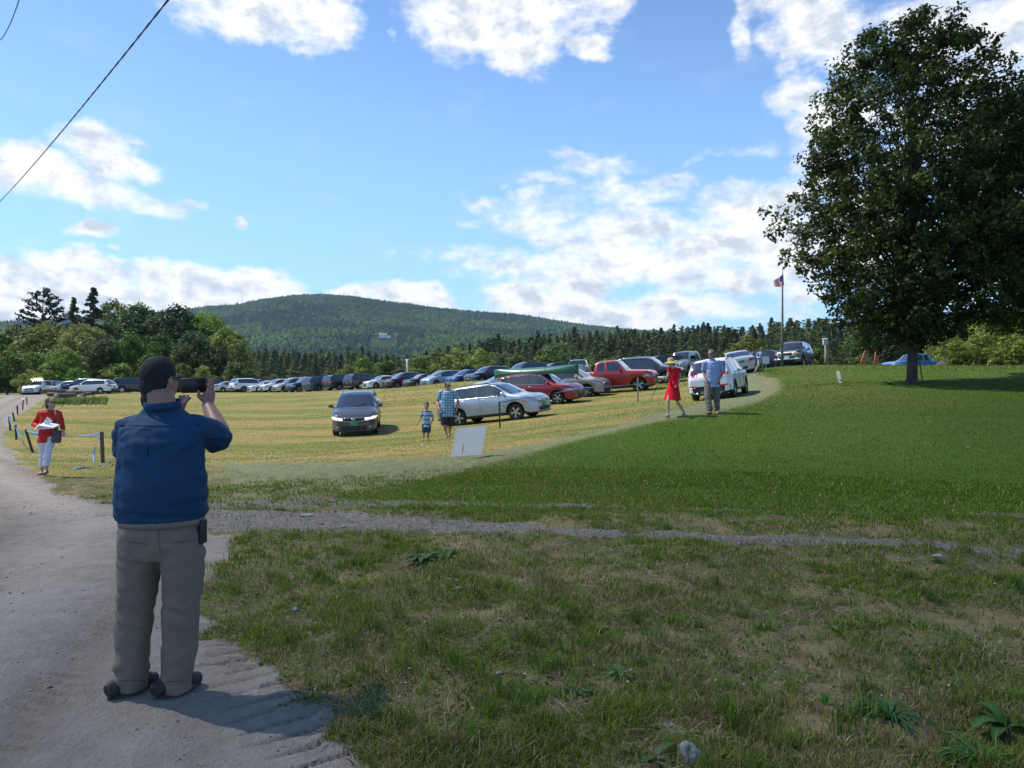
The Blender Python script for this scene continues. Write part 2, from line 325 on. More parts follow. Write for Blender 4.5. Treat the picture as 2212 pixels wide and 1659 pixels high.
def masks(x,y):
    nz=vnoise(x,y,1.3,1)-.5; nf=vnoise(x,y,6,2)-.5
    r=np.hypot(x,y); sc=np.clip(r/10,.35,1.0)
    dr=sdist(ROAD,x,y)+nz*.7*sc+nf*.3; dirt=1-sm(dr,-.25*sc,.22*sc)
    w1=np.interp(x,[-8,-3,-1,1,4],[1.1,.85,.42,.24,.20]); w2=np.interp(x,[-8,-3,0,3],[.7,.5,.2,.12])
    g1=1-sm(ldist(TR1,x,y)+nz*.35+nf*.3,w1*.5,w1*1.35); g2=(1-sm(ldist(TR2,x,y)+nz*.3+nf*.3,w2*.3,w2*1.6))*.62
    gravel=np.maximum(g1,g2)*np.where(x>-1.5,.5+.75*vnoise(x,y,1.1,37),1)
    dp=sdist(PATH,x,y)+nz*.5; path=1-sm(dp,-.35,.35)
    lawn=1-sm(sdist(LAWN,x,y)+nz*.5,-.3,.35)
    hay=1-sm(sdist(HAY,x,y)+nz*.8,-.5,.6)
    return dirt,gravel,path,lawn,hay
def micro(x,y,dirt,gravel,lawn):
    r=np.hypot(x,y); k=np.clip((26-r)/14,0,1)
    verge=(1-dirt)*(1-gravel)*(1-lawn)
    m=(vnoise(x,y,1.3,5,4)-.5)*.22*verge*np.clip(r/4,0.6,1)+(vnoise(x,y,3.5,36,3)-.5)*.05*verge+(vnoise(x,y,5,6,4)-.5)*(.012+.035*verge)
    # tyre ruts and lug marks pressed into the dirt road
    cx=np.interp(y,[-5,3,6,9,14,22],[-1.9,-2.25,-3.0,-4.2,-8.5,-16.5]); 
    for off_,sgn in ((0,1),(-1.7,-1),(.95,1),(-3.0,1)):
        d=x-cx-off_; band=np.exp(-(d/.16)**2); s_=y+d*.45*sgn
        lug=sm(np.sin(s_*2*PI/.115+vnoise(x,y,2.5,9)*4),.0,.6)*sm(vnoise(x,y,1.6,8+int(off_*3)),.46,.62)*sm(vnoise(x,y,7,33),.2,.4)
        m+=dirt*(-.012*band-.020*band*lug)
    cx2=np.interp(y,[2.4,3.3,3.9,4.4,5.2],[-.35,-.85,-1.25,-1.62,-2.1]); d=x-cx2; band=np.exp(-(d/.25)**2); 
    m+=-.034*band*sm(np.sin((y-d*.45)*2*PI/.135+vnoise(x,y,1.5,32)*2.5),.72,.95)*sm(-y,-5.6,-4.8)*sm(vnoise(x,y,2.2,31),.35,.5)
    return m*k
_fa=np.concatenate([np.linspace(-180,-56,40,endpoint=False),np.linspace(-56,-42,40,endpoint=False),np.linspace(-42,42,620,endpoint=False),np.linspace(42,56,40,endpoint=False),np.linspace(56,180,40,endpoint=False)])
_fr=np.concatenate([np.geomspace(.3,2.6,24,endpoint=False),np.geomspace(2.6,22,560,endpoint=False),np.geomspace(22,130,260,endpoint=False),np.geomspace(130,9000,70)])
na,nr=len(_fa),len(_fr)
AA,RR=np.meshgrid(np.radians(_fa),_fr); GX=np.sin(AA)*RR; GY=np.cos(AA)*RR
GZ=H(GX,GY); far=np.clip((RR-400)/600,0,1); GZ=GZ*(1-far)+(-2)*far
md,mg,mp,ml,mh=masks(GX,GY)
GZ=GZ+micro(GX,GY,md,mg,ml)
GV=np.stack([GX,GY,GZ],-1).reshape(-1,3)
i0=np.arange(nr-1)[:,None]*na+np.arange(na)[None,:]; i1=np.arange(nr-1)[:,None]*na+(np.arange(na)[None,:]+1)%na
GF=np.stack([i0,i1,i1+na,i0+na],-1).reshape(-1,4)[:,::-1]
mA=np.stack([md,mg,mp],-1).reshape(-1,3); _trk=np.zeros_like(GX); _cx=np.interp(GY,[-5,3,6,9,14,22,34,80],[-1.9,-2.25,-3.0,-4.2,-8.5,-16.0,-24.5,-53])
for _o,_w,_s in ((0,.30,1.),(-1.8,.34,1.),(.95,.2,.7),(-3.1,.4,.8),(-.9,.3,-.6),(-2.5,.3,-.6)): _trk+=_s*np.exp(-((GX-_cx-_o+.25*(vnoise(GX,GY,.4,91)-.5))/_w)**2)*(.45+.55*vnoise(GX,GY,1.3,92))
mB=np.stack([ml,mh,np.clip(.5+.5*_trk,0,1)],-1).reshape(-1,3)
def ground_mat():
    m,t,b=newmat('earth_and_grass'); P=t.new('ShaderNodeNewGeometry').outputs['Position']
    A=t.new('ShaderNodeSeparateColor'); t.l.new(t.attr('mA','Color'),A.inputs[0]); B=t.new('ShaderNodeSeparateColor'); t.l.new(t.attr('mB','Color'),B.inputs[0])
    nS=t.noise(P,38,6,.65); nM=t.noise(P,6,5,.6); nL=t.noise(P,.9,4,.55); nXL=t.noise(P,.13,3)
    # weedy verge: soil showing between thatch and green
    soil=t.mix(t.mr(nS,.35,.65),(.075,.055,.032),(.25,.19,.105)); green=t.mix(t.mr(nS,.3,.7),(.040,.070,.010),(.12,.175,.028))
    verge=t.mix(t.mr(nM,.42,.62),soil,green)
    verge=t.mix(t.mr(nL,.50,.62,0,.7),verge,(.28,.21,.11))
    # stubble field with mown swathes following the slope
    sw=t.noise(t.map(P,(.07,.34,.1),(0,0,.35)),1.3,5,.62); sw2=t.noise(t.map(P,(.5,1.6,.1),(0,0,.2)),1,5,.65)
    hay=t.mix(t.mr(sw,.43,.58),(.12,.155,.022),(.30,.215,.07)); hay=t.mix(t.mr(sw2,.45,.68,0,.75),hay,(.30,.235,.11)); hay=t.mix(t.mr(nS,.42,.7,0,.4),hay,(.12,.14,.025)); hay=t.mix(t.mr(nM,.55,.75,0,.45),hay,(.34,.27,.14))
    lawn=t.mix(t.mr(nS,.35,.65),(.034,.068,.004),(.078,.132,.009)); lawn=t.mix(t.mr(nL,.4,.65,0,.4),lawn,(.085,.13,.015)); lawn=t.mix(t.mr(nXL,.45,.62,0,.35),lawn,(.11,.115,.035))
    path=t.mix(t.mr(nM,.35,.6),(.17,.18,.09),(.11,.145,.05)); path=t.mix(t.mr(nS,.4,.7,0,.7),path,(.27,.24,.15))
    grav=t.new('ShaderNodeTexVoronoi'); t.l.new(P,grav.inputs['Vector']); grav.inputs['Scale'].default_value=42
    gv=t.mix(t.mr(grav.outputs['Color'],.2,.9),(.12,.10,.078),(.30,.265,.21)); gv=t.mix(t.mr(nM,.4,.6),gv,(.16,.14,.125))
    dirt=t.mix(t.mr(nM,.3,.7),(.215,.184,.152),(.31,.27,.225)); dirt=t.mix(t.mr(nS,.53,.70,0,.65),dirt,(.12,.105,.095)); dirt=t.mix(t.mr(nL,.45,.65,0,.45),dirt,(.34,.30,.25)); 
    trk=B.outputs[2]; dirt=t.mix(t.mr(trk,.5,1,0,.6),dirt,(.15,.125,.10)); dirt=t.mix(t.mr(trk,.5,.15,0,.5),dirt,(.40,.345,.285)); c=t.mix(B.outputs[1],verge,hay); c=t.mix(B.outputs[0],c,lawn); c=t.mix(A.outputs[2],c,path)
    gm=t.mr(t.math('ADD',A.outputs[1],t.math('MULTIPLY_ADD',nS,.8,-.4)),.35,.65); c=t.mix(gm,c,gv)
    dm=t.mr(t.math('ADD',A.outputs[0],t.math('MULTIPLY_ADD',nS,.6,-.3)),.35,.65); c=t.mix(dm,c,dirt)
    t.l.new(c,b.inputs['Base Color']); b.inputs['Roughness'].default_value=.95; b.inputs['Specular IOR Level'].default_value=.15
    hgt=t.math('ADD',t.math('MULTIPLY',nS,.6),nM); bp=t.bump(hgt,.05,.8); t.l.new(bp,b.inputs['Normal']); return m
GM=ground_mat()
fc=GF; cen=GV[fc].mean(1); fd,fg,fp,fl,fh=[q.ravel()[fc].mean(1) for q in (md,mg,mp,ml,mh)]
lab=np.zeros(len(fc),int); lab[fh>.5]=1; lab[fl>.5]=2; lab[(fp>.5)]=3; lab[(fg>.5)]=4; lab[fd>.5]=5
for k,nm in enumerate(['ground','hay_field','lawn','grass_path','driveway','road']):
    f=fc[lab==k]; used,inv=np.unique(f,return_inverse=True); 
    o=obj_np(nm,GV[used],inv.reshape(-1,4),GM,smooth=True,attrs={'mA':mA[used],'mB':mB[used]}); tag(o,kind='structure')
def HG(x,y):
    a=masks(x,y); return H(x,y)+micro(x,y,a[0],a[1],a[3])
# ------------------------------------------------------------------ grass
def grass_mat():
    m,t,b=newmat('grass_blade'); c=t.attr('col','Color'); t.l.new(c,b.inputs['Base Color']); b.inputs['Roughness'].default_value=.7; b.inputs['Specular IOR Level'].default_value=.06
    tr=t.new('ShaderNodeBsdfTranslucent'); t.l.new(c,tr.inputs[0]); ms=t.new('ShaderNodeMixShader'); ms.inputs[0].default_value=.35
    t.l.new(b.outputs[0],ms.inputs[1]); t.l.new(tr.outputs[0],ms.inputs[2]); t.l.new(ms.outputs[0],t.n['Material Output'].inputs[0]); return m
GRM=grass_mat()
def blades(name,x,y,h,wd,col,lean=.5,flat=0.,seg=2):
    n=len(x); z=HG(x,y)-.004; a=RNG.uniform(0,2*PI,n); ln=RNG.uniform(.1,1,n)*lean*h; 
    dx=np.cos(a);dy=np.sin(a); px=-dy*wd/2; py=dx*wd/2
    if np.isscalar(flat): flat=np.full(n,flat)
    hz_=h*(1-flat); hx=h*flat
    B0=np.stack([x-px,y-py,z],-1);B1=np.stack([x+px,y+py,z],-1)
    mx=x+dx*(ln*.35+hx*.5); my=y+dy*(ln*.35+hx*.5); mz=z+hz_*.6+.006
    k=RNG.uniform(-.25,.25,n)*hx; mx-=dy*k; my+=dx*k
    M0=np.stack([mx-px*.8,my-py*.8,mz],-1);M1=np.stack([mx+px*.8,my+py*.8,mz],-1)
    T=np.stack([x+dx*(ln+hx),y+dy*(ln+hx),z+hz_+.004],-1)
    V=np.stack([B0,B1,M0,M1,T],1).reshape(-1,3); o=np.arange(n)[:,None]*5
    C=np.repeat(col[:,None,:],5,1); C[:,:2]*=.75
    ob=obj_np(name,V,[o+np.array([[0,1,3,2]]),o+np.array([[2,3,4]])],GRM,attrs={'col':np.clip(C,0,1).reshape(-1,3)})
    return tag(ob,kind='stuff')
def polar(n,r0,r1,a0=-40,a1=40):
    a=np.radians(RNG.uniform(a0,a1,n)); r=np.exp(RNG.uniform(math.log(r0),math.log(r1),n)); return np.sin(a)*r,np.cos(a)*r
def pick(cols,n,p,var=.25):
    c=np.array(cols)[RNG.choice(len(cols),n,p=p)]; return c*(1+RNG.uniform(-var,var,(n,1)))
GREEN=[(.10,.165,.014),(.155,.225,.022),(.215,.275,.034),(.075,.13,.02),(.44,.36,.17),(.30,.20,.09)]
if GRASS>0:
    x,y=polar(int(420000*GRASS),2.3,14); d,g,p,l,h_=masks(x,y)
    pn=vnoise(x,y,1.1,11); pf=vnoise(x,y,4.5,12)
    dens=(1-d)**1.2*(1-.9*g)*np.where(l>.5,1,np.clip((pn-.26)*3.4,.3,1))*np.where(l>.5,1,np.clip((pf-.22)*2.6,.1,1))
    k=RNG.random(len(x))<np.maximum(dens,.0); x,y,l,pn,pf,p=x[k],y[k],l[k],pn[k],pf[k],p[k]; n=len(x)
    dry=np.clip((vnoise(x,y,.8,13)-.45)*5+(5.2-np.hypot(x-1.8,y))*.12,0,1)*(1-l)
    col=pick(GREEN,n,[.25,.29,.24,.14,.05,.03]); cd=pick([(.38,.28,.14),(.28,.18,.09),(.48,.39,.22),(.15,.17,.04)],n,[.3,.3,.1,.3]); sel=RNG.random(n)<dry*.55; col[sel]=cd[sel]
    r=np.hypot(x,y); hh=RNG.uniform(.014,.050,n)*np.where(l>.5,.8,1)*(.7+.9*pf); tall=RNG.random(n)<.02*(1-l); hh[tall]*=1.9
    blades('grass',x,y,hh,RNG.uniform(.0028,.0058,n)*np.maximum(1,r/5),col,1.4)
    # lawn and field stubble further out
    x,y=polar(int(300000*GRASS),12,75); d,g,p,l,h_=masks(x,y); k=(RNG.random(len(x))<np.where(l>.5,1.,np.where(h_>.5,.55,.5))*(1-d)*(1-.8*p)*np.clip((78-np.hypot(x,y))/40,0,1)); x,y,l,h_,p=x[k],y[k],l[k],h_[k],p[k]; n=len(x); r=np.hypot(x,y)
    cl=pick([(.060,.108,.007),(.092,.145,.011),(.130,.175,.018),(.046,.082,.006)],n,[.3,.3,.2,.2]); sw=vnoise(x*.35+y*.1,y*1.2,.45,21); ch=pick([(.17,.185,.035),(.29,.225,.08),(.38,.31,.14),(.12,.15,.028)],n,[.34,.3,.12,.24]); g2=sw<.45; cg=pick([(.14,.18,.03),(.11,.15,.022),(.26,.22,.07)],n,[.45,.35,.2]); ch[g2]=cg[g2]
    col=np.where((l>.5)[:,None],cl,ch)
    blades('stubble_grass',x,y,np.where(l>.5,RNG.uniform(.02,.04,n),RNG.uniform(.012,.035,n)),.0026*r/6,col,.6)
    # cut hay strands lying in the verge
    n0=int(90000*GRASS); x,y=polar(n0,2.3,9.5); d,g,p,l,h_=masks(x,y); cn=vnoise(x,y,1.4,17); k=(RNG.random(n0)<np.clip((cn-.42)*5.0,.06,1)*(1-d*.97)*(1-l)*(1-g)*np.clip((x+2.2)/2.5,.12,1)); x,y=x[k],y[k]; n=len(x)
    blades('dry_hay',x,y,RNG.uniform(.05,.24,n),RNG.uniform(.0016,.0036,n),pick([(.50,.41,.25),(.36,.26,.15),(.62,.54,.36),(.24,.17,.10)],n,[.35,.3,.12,.23]),.1,flat=RNG.uniform(.75,1.0,n))
    # tufts of longer grass
    cx_,cy_=polar(int(900*GRASS),2.6,11); d,g,p,l,h_=masks(cx_,cy_); k=(RNG.random(len(cx_))<(1-d)*(1-g)*(1-l)*np.clip((vnoise(cx_,cy_,.9,27)-.35)*3,.15,1)); cx_,cy_=cx_[k],cy_[k]
    per=46; x=np.repeat(cx_,per)+RNG.normal(0,.035,len(cx_)*per); y=np.repeat(cy_,per)+RNG.normal(0,.035,len(cx_)*per); n=len(x); hs_=np.repeat(RNG.uniform(.05,.13,len(cx_)),per)*RNG.uniform(.5,1.1,n)
    ct=np.repeat(pick([(.09,.165,.02),(.13,.21,.03),(.18,.25,.04),(.08,.14,.03)],len(cx_),[.3,.35,.2,.15],.2),per,0)*RNG.uniform(.8,1.2,(n,1))
    blades('grass_tufts',x,y,hs_,RNG.uniform(.003,.006,n),ct,1.1)
    # straw rim along the mown field
    x,y=polar(26000,13,34,-36,22); dd=np.abs(sdist(PATH,x,y)-.35); k=(RNG.random(len(x))<np.exp(-(dd/.45)**2)*(vnoise(x,y,1.2,23)>.4)*(sdist(PATH,x,y)>0)*(sdist(LAWN,x,y)>.6)); x,y=x[k],y[k]; n=len(x)
    blades('straw_litter',x,y,RNG.uniform(.06,.2,n),RNG.uniform(.006,.012,n),pick([(.5,.42,.25),(.38,.3,.16)],n,[.5,.5]),.3,flat=RNG.uniform(.4,1,n))
    # small leafy ground cover
    x,y=polar(16000,2.4,11); d,g,p,l,h_=masks(x,y); k=RNG.random(len(x))<np.clip((vnoise(x,y,1.7,19)-.45)*3,0.04,.9)*(1-d)*(1-g*.7)*(1-l*.8); x,y=x[k],y[k]; n=len(x)
    blades('clover_leaves',x,y,RNG.uniform(.02,.05,n),RNG.uniform(.010,.022,n),pick([(.07,.13,.025),(.11,.18,.04),(.05,.10,.03)],n,[.4,.35,.25]),.8,flat=RNG.uniform(.3,.8,n))
# pebbles, clods, clover heads
def stones(name,x,y,s,cols,kind='stuff'):
    base=np.array([(0,0,1),(.9,0,.3),(.3,.85,.25),(-.7,.55,.3),(-.75,-.5,.25),(.25,-.9,.3),(0,0,-.5)]); fcs=np.array([(0,1,2),(0,2,3),(0,3,4),(0,4,5),(0,5,1),(6,2,1),(6,3,2),(6,4,3),(6,5,4),(6,1,5)])
    n=len(x); a=RNG.uniform(0,2*PI,n); V=base[None]*RNG.uniform(.75,1.25,(n,7,3)); c,s_=np.cos(a)[:,None],np.sin(a)[:,None]; X=V[:,:,0]*c-V[:,:,1]*s_; Y=V[:,:,0]*s_+V[:,:,1]*c
    V=np.stack([X*RNG.uniform(.8,1.3,(n,1)),Y,V[:,:,2]*.6],-1)*s[:,None,None]; V+=np.stack([x,y,HG(x,y)],-1)[:,None,:]
    Fs=(fcs[None]+np.arange(n)[:,None,None]*7).reshape(-1,3); C=np.repeat(cols[:,None,:],7,1).reshape(-1,3)
    m,t,b=newmat(name); t.l.new(t.attr('col','Color'),b.inputs['Base Color']); b.inputs['Roughness'].default_value=.9
    return tag(obj_np(name,V.reshape(-1,3),Fs,m,attrs={'col':C},smooth=False),kind=kind)
x,y=polar(30000,2.3,16); d,g,p,l,h_=masks(x,y); k=RNG.random(len(x))<(d*.14+g*.9+(1-l)*(1-d)*.05)*np.where(d>.5,(vnoise(x,y,1.5,41)>.5)*1.,1); x,y=x[k],y[k]; n=len(x)
stones('gravel',x,y,RNG.uniform(.003,.014,n)*np.clip(np.hypot(x,y)/7,.55,1.1)*np.where(RNG.random(n)<.04,1.9,1),pick([(.28,.25,.21),(.16,.145,.125),(.42,.39,.34),(.10,.09,.08)],n,[.4,.3,.12,.18]))
x,y=polar(520,3.6,24); d,g,p,l,h_=masks(x,y); k=(RNG.random(len(x))<(l*.9+(1-l)*.5)*(1-d)); x,y=x[k],y[k]; n=len(x); 
cf=stones('clover_flowers',x,y,RNG.uniform(.006,.010,n)*np.clip(np.hypot(x,y)/9,1,2.),pick([(.62,.6,.55),(.55,.55,.45)],n,[.5,.5]))
for v in cf.data.vertices: v.co.z+=.045
# ------------------------------------------------------------------ hills, mountain
def polar_patch(name,azs,rs,zf,mat,attrs=None):
    A_,R_=np.meshgrid(np.radians(azs),rs); X=np.sin(A_)*R_; Y=np.cos(A_)*R_; Z=zf(np.degrees(A_),R_,X,Y); na,nr=len(azs),len(rs)
    i=np.arange(nr-1)[:,None]*na+np.arange(na-1)[None,:]; Fq=np.stack([i,i+1,i+1+na,i+na],-1).reshape(-1,4)[:,::-1]
    o=obj_np(name,np.stack([X,Y,Z],-1).reshape(-1,3),Fq,mat,smooth=True); tag(o,kind='structure'); return o
def fmat(name,c1,c2,c3,s1,s2):
    m,t,b=newmat(name); P=t.new('ShaderNodeNewGeometry').outputs['Position']
    c=t.mix(t.mr(t.noise(P,s1,4),.35,.65),c1,c2); c=t.mix(t.mr(t.noise(P,s2,5),.45,.7),c,c3); t.l.new(c,b.inputs['Base Color']); b.inputs['Roughness'].default_value=1; b.inputs['Specular IOR Level'].default_value=.1; return m
HM=fmat('forest_floor',(.02,.035,.012),(.035,.055,.018),(.03,.04,.02),.02,.1)
_mu=[-600,-250,0,60,130,180,209,237,262,295,322,350,400,475,525,587,640,700,800,900,1024,1300,1600]
_mv=[340,332,325,323,318,313,309,307.5,302,298,297,299,306,315,318.5,328,333,336,340,342,345,350,352]
def mz(A_,R_,X,Y):
    u=512+F*np.tan(np.radians(A_)); tv=np.interp(u,_mu,_mv); top=(386-tv)/F*3000*np.cos(np.radians(A_))
    s=np.clip((R_-1150)/1850,0,1.0); b=np.where(R_>3000,1-((R_-3000)/2500)**2*.7,1)
    spur=(vnoise(X,Y,.0022,51,3)-.5)*1.0*np.sin(PI*np.clip(s,0,1))
    z=top*(s**1.25*.92+ .08*s+spur*.20)*b - 4
    return z
def MZ(X,Y):
    A_=np.degrees(np.arctan2(X,Y)); R_=np.hypot(X,Y); return mz(A_,R_,X,Y)
polar_patch('mountain',np.linspace(-50,52,240),np.concatenate([np.geomspace(900,3000,110),np.geomspace(3030,5200,20)]),mz,HM)
_ru=[-500,200,330,400,440,500,560,600,650,700,740,780,820,880,950,1024,1200,1500]
_rh=[0,0,0,1,3,5.5,8.5,10.5,11,12,14,16,18.5,20,21,22,22,20]
def rz(A_,R_,X,Y):
    u=512+F*np.tan(np.radians(A_)); h=np.interp(u,_ru,_rh); return H(X*np.minimum(1,150/R_),Y*np.minimum(1,150/R_))-1.6+h*sm(R_,210,400)+ np.clip((R_-150)/40,0,1)*1.7 - np.clip((R_-560)/200,0,1)*(h+6)
def RZ(x,y): 
    x=np.asarray(x,float);y=np.asarray(y,float); return rz(np.degrees(np.arctan2(x,y)),np.hypot(x,y),x,y)
RM=fmat('meadow_and_forest_floor',(.05,.07,.02),(.07,.10,.025),(.04,.055,.02),.05,.3)
polar_patch('hills',np.linspace(-50,52,160),np.concatenate([np.linspace(125,560,60),np.linspace(575,800,8)]),rz,RM)
# crowns of the woods on the mountain: nobody could count them
def far_forest(n):
    rg=RNG; A_=rg.uniform(-38,34,n); R_=rg.uniform(1050,3120,n)**1.0; R_=np.where(rg.random(n)<.06,rg.uniform(2960,3060,n),R_); X=np.sin(np.radians(A_))*R_; Y=np.cos(np.radians(A_))*R_; Z=MZ(X,Y)
    hx0,hy0,_=find_mtn(1532,1352); k=~((np.abs(X-hx0*Y/hy0)<34)&(Y>hy0-230)&(Y<hy0+40)); X,Y,Z=X[k],Y[k],Z[k]; n=len(X)
    con=rg.random(n)<np.clip((vnoise(X,Y,.004,61)-.40)*2.2,.10,.8)
    w=np.where(con,rg.uniform(3,4.6,n),rg.uniform(5,8.5,n)); h=np.where(con,rg.uniform(12,20,n),rg.uniform(8,13,n))
    k=6; th=np.arange(k)*2*PI/k; ring=np.stack([np.cos(th),np.sin(th)],-1)
    j=rg.uniform(.75,1.25,(n,k)); rot=rg.uniform(0,6.28,n)
    cx=ring[None,:,0]*np.cos(rot)[:,None]-ring[None,:,1]*np.sin(rot)[:,None]; cy=ring[None,:,0]*np.sin(rot)[:,None]+ring[None,:,1]*np.cos(rot)[:,None]
    lo=np.stack([X[:,None]+cx*w[:,None]*j,Y[:,None]+cy*w[:,None]*j,np.repeat((Z+h*.25)[:,None],k,1)],-1)
    up=np.stack([X[:,None]+cx*w[:,None]*j*np.where(con,.45,.72)[:,None],Y[:,None]+cy*w[:,None]*j*np.where(con,.45,.72)[:,None],(Z+h*.7)[:,None]+rg.uniform(-1,1,(n,k))],-1)
    top=np.stack([X+rg.uniform(-1,1,n),Y,Z+h],-1)[:,None,:]
    V=np.concatenate([lo,up,top],1); o=np.arange(n)[:,None,None]*(2*k+1)
    q=np.array([[a,(a+1)%k,k+(a+1)%k,k+a] for a in range(k)]); tr=np.array([[k+a,k+(a+1)%k,2*k] for a in range(k)])
    cA=pick([(.06,.115,.022),(.085,.145,.028),(.11,.17,.035),(.045,.09,.022)],n,[.3,.35,.15,.2],.3); cB=pick([(.018,.042,.020),(.025,.05,.022)],n,[.5,.5],.3)
    big=vnoise(X,Y,.006,67,3); cA*= (.42+.45*big)[:,None]
    c=np.where(con[:,None],cB,cA); C=np.repeat(c[:,None,:],2*k+1,1).reshape(-1,3)
    m,t,b=newmat('far_foliage'); t.l.new(t.attr('col','Color'),b.inputs['Base Color']); b.inputs['Roughness'].default_value=1; b.inputs['Specular IOR Level'].default_value=.05
    return tag(obj_np('mountain_forest',V.reshape(-1,3),[(q[None]+o).reshape(-1,4),(tr[None]+o).reshape(-1,3)],m,attrs={'col':C}),kind='stuff')
def find_mtn(us,vs):
    u=us/4; v=vs/4; ys=np.linspace(1200,3000,1500); xs=(u-512)/F*ys; z=MZ(xs,ys); zr=CZ-(v-384)/F*ys; i=np.argmax(zr<z+3); return xs[i],ys[i],z[i]
far_forest(int(75000*TREES))
# ------------------------------------------------------------------ trees
def leaf_mat(name,tint=(1,1,1),trans=.35,rv=.35):
    m,t,b=newmat(name); c=t.attr('col','Color'); oi=t.new('ShaderNodeObjectInfo').outputs['Random']
    hs=t.new('ShaderNodeHueSaturation'); t.l.new(t.mr(oi,0,1,.475,.52),hs.inputs['Hue']); t.l.new(t.mr(t.math('FRACT',t.math('MULTIPLY',oi,7.3)),0,1,1-rv,1+rv),hs.inputs['Value']); t.l.new(t.math('MULTIPLY_ADD',oi,.2,.9),hs.inputs['Saturation'])
    mm=t.new('ShaderNodeMix',data_type='RGBA',blend_type='MULTIPLY'); mm.inputs[0].default_value=1; t.l.new(c,mm.inputs[6]); mm.inputs[7].default_value=(*tint,1); t.l.new(mm.outputs[2],hs.inputs['Color']); c=hs.outputs[0]
    t.l.new(c,b.inputs['Base Color']); b.inputs['Roughness'].default_value=.55; b.inputs['Specular IOR Level'].default_value=.3
    tr=t.new('ShaderNodeBsdfTranslucent'); t.l.new(c,tr.inputs[0]); ms=t.new('ShaderNodeMixShader'); ms.inputs[0].default_value=trans
    t.l.new(b.outputs[0],ms.inputs[1]); t.l.new(tr.outputs[0],ms.inputs[2]); t.l.new(ms.outputs[0],t.n['Material Output'].inputs[0]); return m
LM=leaf_mat('leaves'); LMP=leaf_mat('needles',(1,1,1),.3,.4); LMB=leaf_mat('maple_leaves',(1,1,1),.32,.02)
BARK=pm('bark',(.10,.085,.07),.95,vary=.4,vscale=3,bump=.03,bscale=14)
BARKP=pm('pine_bark',(.15,.12,.10),.95,vary=.4,vscale=2,bump=.03,bscale=10)
def leaves(cent,rad,per,size,rg,cols,p,clvar=.3,up=.5,shade=None):
    """small rhombic leaves around clump centres"""
    n=len(cent)*per; c=np.repeat(cent,per,0); r=np.repeat(rad,per)
    d=rg.normal(0,1,(n,3)); d/=np.linalg.norm(d,axis=1)[:,None]; pos=c+d*(r*rg.uniform(.25,1,n)**.6)[:,None]*np.array([1,1,.75])
    nrm=d*.7+rg.normal(0,.6,(n,3))+np.array([0,0,up]); nrm/=np.linalg.norm(nrm,axis=1)[:,None]
    a=np.cross(nrm,rg.normal(0,1,(n,3))); a/=np.linalg.norm(a,axis=1)[:,None]+1e-9; b=np.cross(nrm,a)
    s=size*rg.uniform(.6,1.3,n)[:,None]
    V=np.stack([pos+a*s*.62,pos+b*s*.38,pos-a*s*.62,pos-b*s*.38],1).reshape(-1,3); Fq=np.arange(n*4).reshape(-1,4)
    cc=np.array(cols)[rg.choice(len(cols),len(cent),p=p)]*(1+rg.uniform(-clvar,clvar,(len(cent),1)))
    C=np.repeat(cc,per,0)*(1+rg.uniform(-.2,.2,(n,1))); C=np.repeat(C,4,0); return V,Fq,C
def lobes(rg,prof,n,fill=.5,lamp=1.):
    """clump centres inside a crown; prof=[(z,r),...]"""
    P=np.array(prof); zs=rg.uniform(P[0,0],P[-1,0],n*4); rr=np.interp(zs,P[:,0],P[:,1]); k=rg.random(n*4)<(rr/P[:,1].max()); zs=zs[k][:n]; rr=rr[k][:n]; m=len(zs)
    a=rg.uniform(0,2*PI,m); lump=1+lamp*(.20*np.sin(a*3+zs*.9+rg.uniform(0,6))+.14*np.sin(a*5-zs*1.7+rg.uniform(0,6))+.09*np.sin(a*2+zs*3.1))
    q=rg.uniform(fill**2,1,m)**.5; r=rr*q*lump
    return np.stack([np.cos(a)*r,np.sin(a)*r,zs+rg.normal(0,.12,m)],-1)
def limbs(mb,rg,h0,top,cent,r0,nb=9,lean=(0,0)):
    tp=[Vector((lean[0]*k+math.sin(k*5)*r0*.3,lean[1]*k,z)) for k,z in [(0,-.15),(.1,h0*.5),(.3,h0),(.7,h0+(top-h0)*.45),(1,top*.93)]]
    mb.tube([tp[0]]+[Vector((tp[0].x,tp[0].y,.15))]+tp[1:],[r0*1.5,r0*1.05,r0*.95,r0*.85,r0*.5,r0*.08],n=10)
    idx=rg.choice(len(cent),min(nb,len(cent)),replace=False)
    for i in idx:
        e=Vector(cent[i]); zb=h0+rg.uniform(.0,.75)*max(.2,(e.z-h0)) if e.z>h0 else h0*.95; zb=min(zb,top*.8); f=(zb-h0)/(top-h0+1e-6); b=Vector((lean[0]*(.3+.6*f),lean[1]*(.3+.6*f),zb))
        md=(b+e)/2+Vector((0,0,(e-b).length*.10)); mb.tube([b,md,b+(e-b)*.97],[r0*.34*(1-f*.5),r0*.2*(1-f*.5),r0*.05],n=6)
    return mb
GC=[(.105,.165,.025),(.15,.22,.035),(.20,.27,.045),(.07,.12,.022)]
YC=[(.17,.23,.035),(.21,.27,.045),(.13,.19,.035),(.26,.30,.07)]
DC=[(.045,.08,.02),(.065,.11,.028),(.09,.14,.032),(.03,.06,.018)]
def decid(seed,prof,ncl,per,leaf,crad,cols,trunk_h,r0,fill=.45,up=.6):
    rg=np.random.default_rng(seed); c=lobes(rg,prof,ncl,fill); V,Fq,C=leaves(c,crad*rg.uniform(.6,1.3,len(c)),per,leaf,rg,cols,[.3,.3,.2,.2],.28,up)
    me=mesh_np('crown',V,Fq,LM,attrs={'col':C}); mb=MB(); limbs(mb,rg,trunk_h,prof[-1][0],c,r0,12); return me,mb.mesh('trunk',BARK)
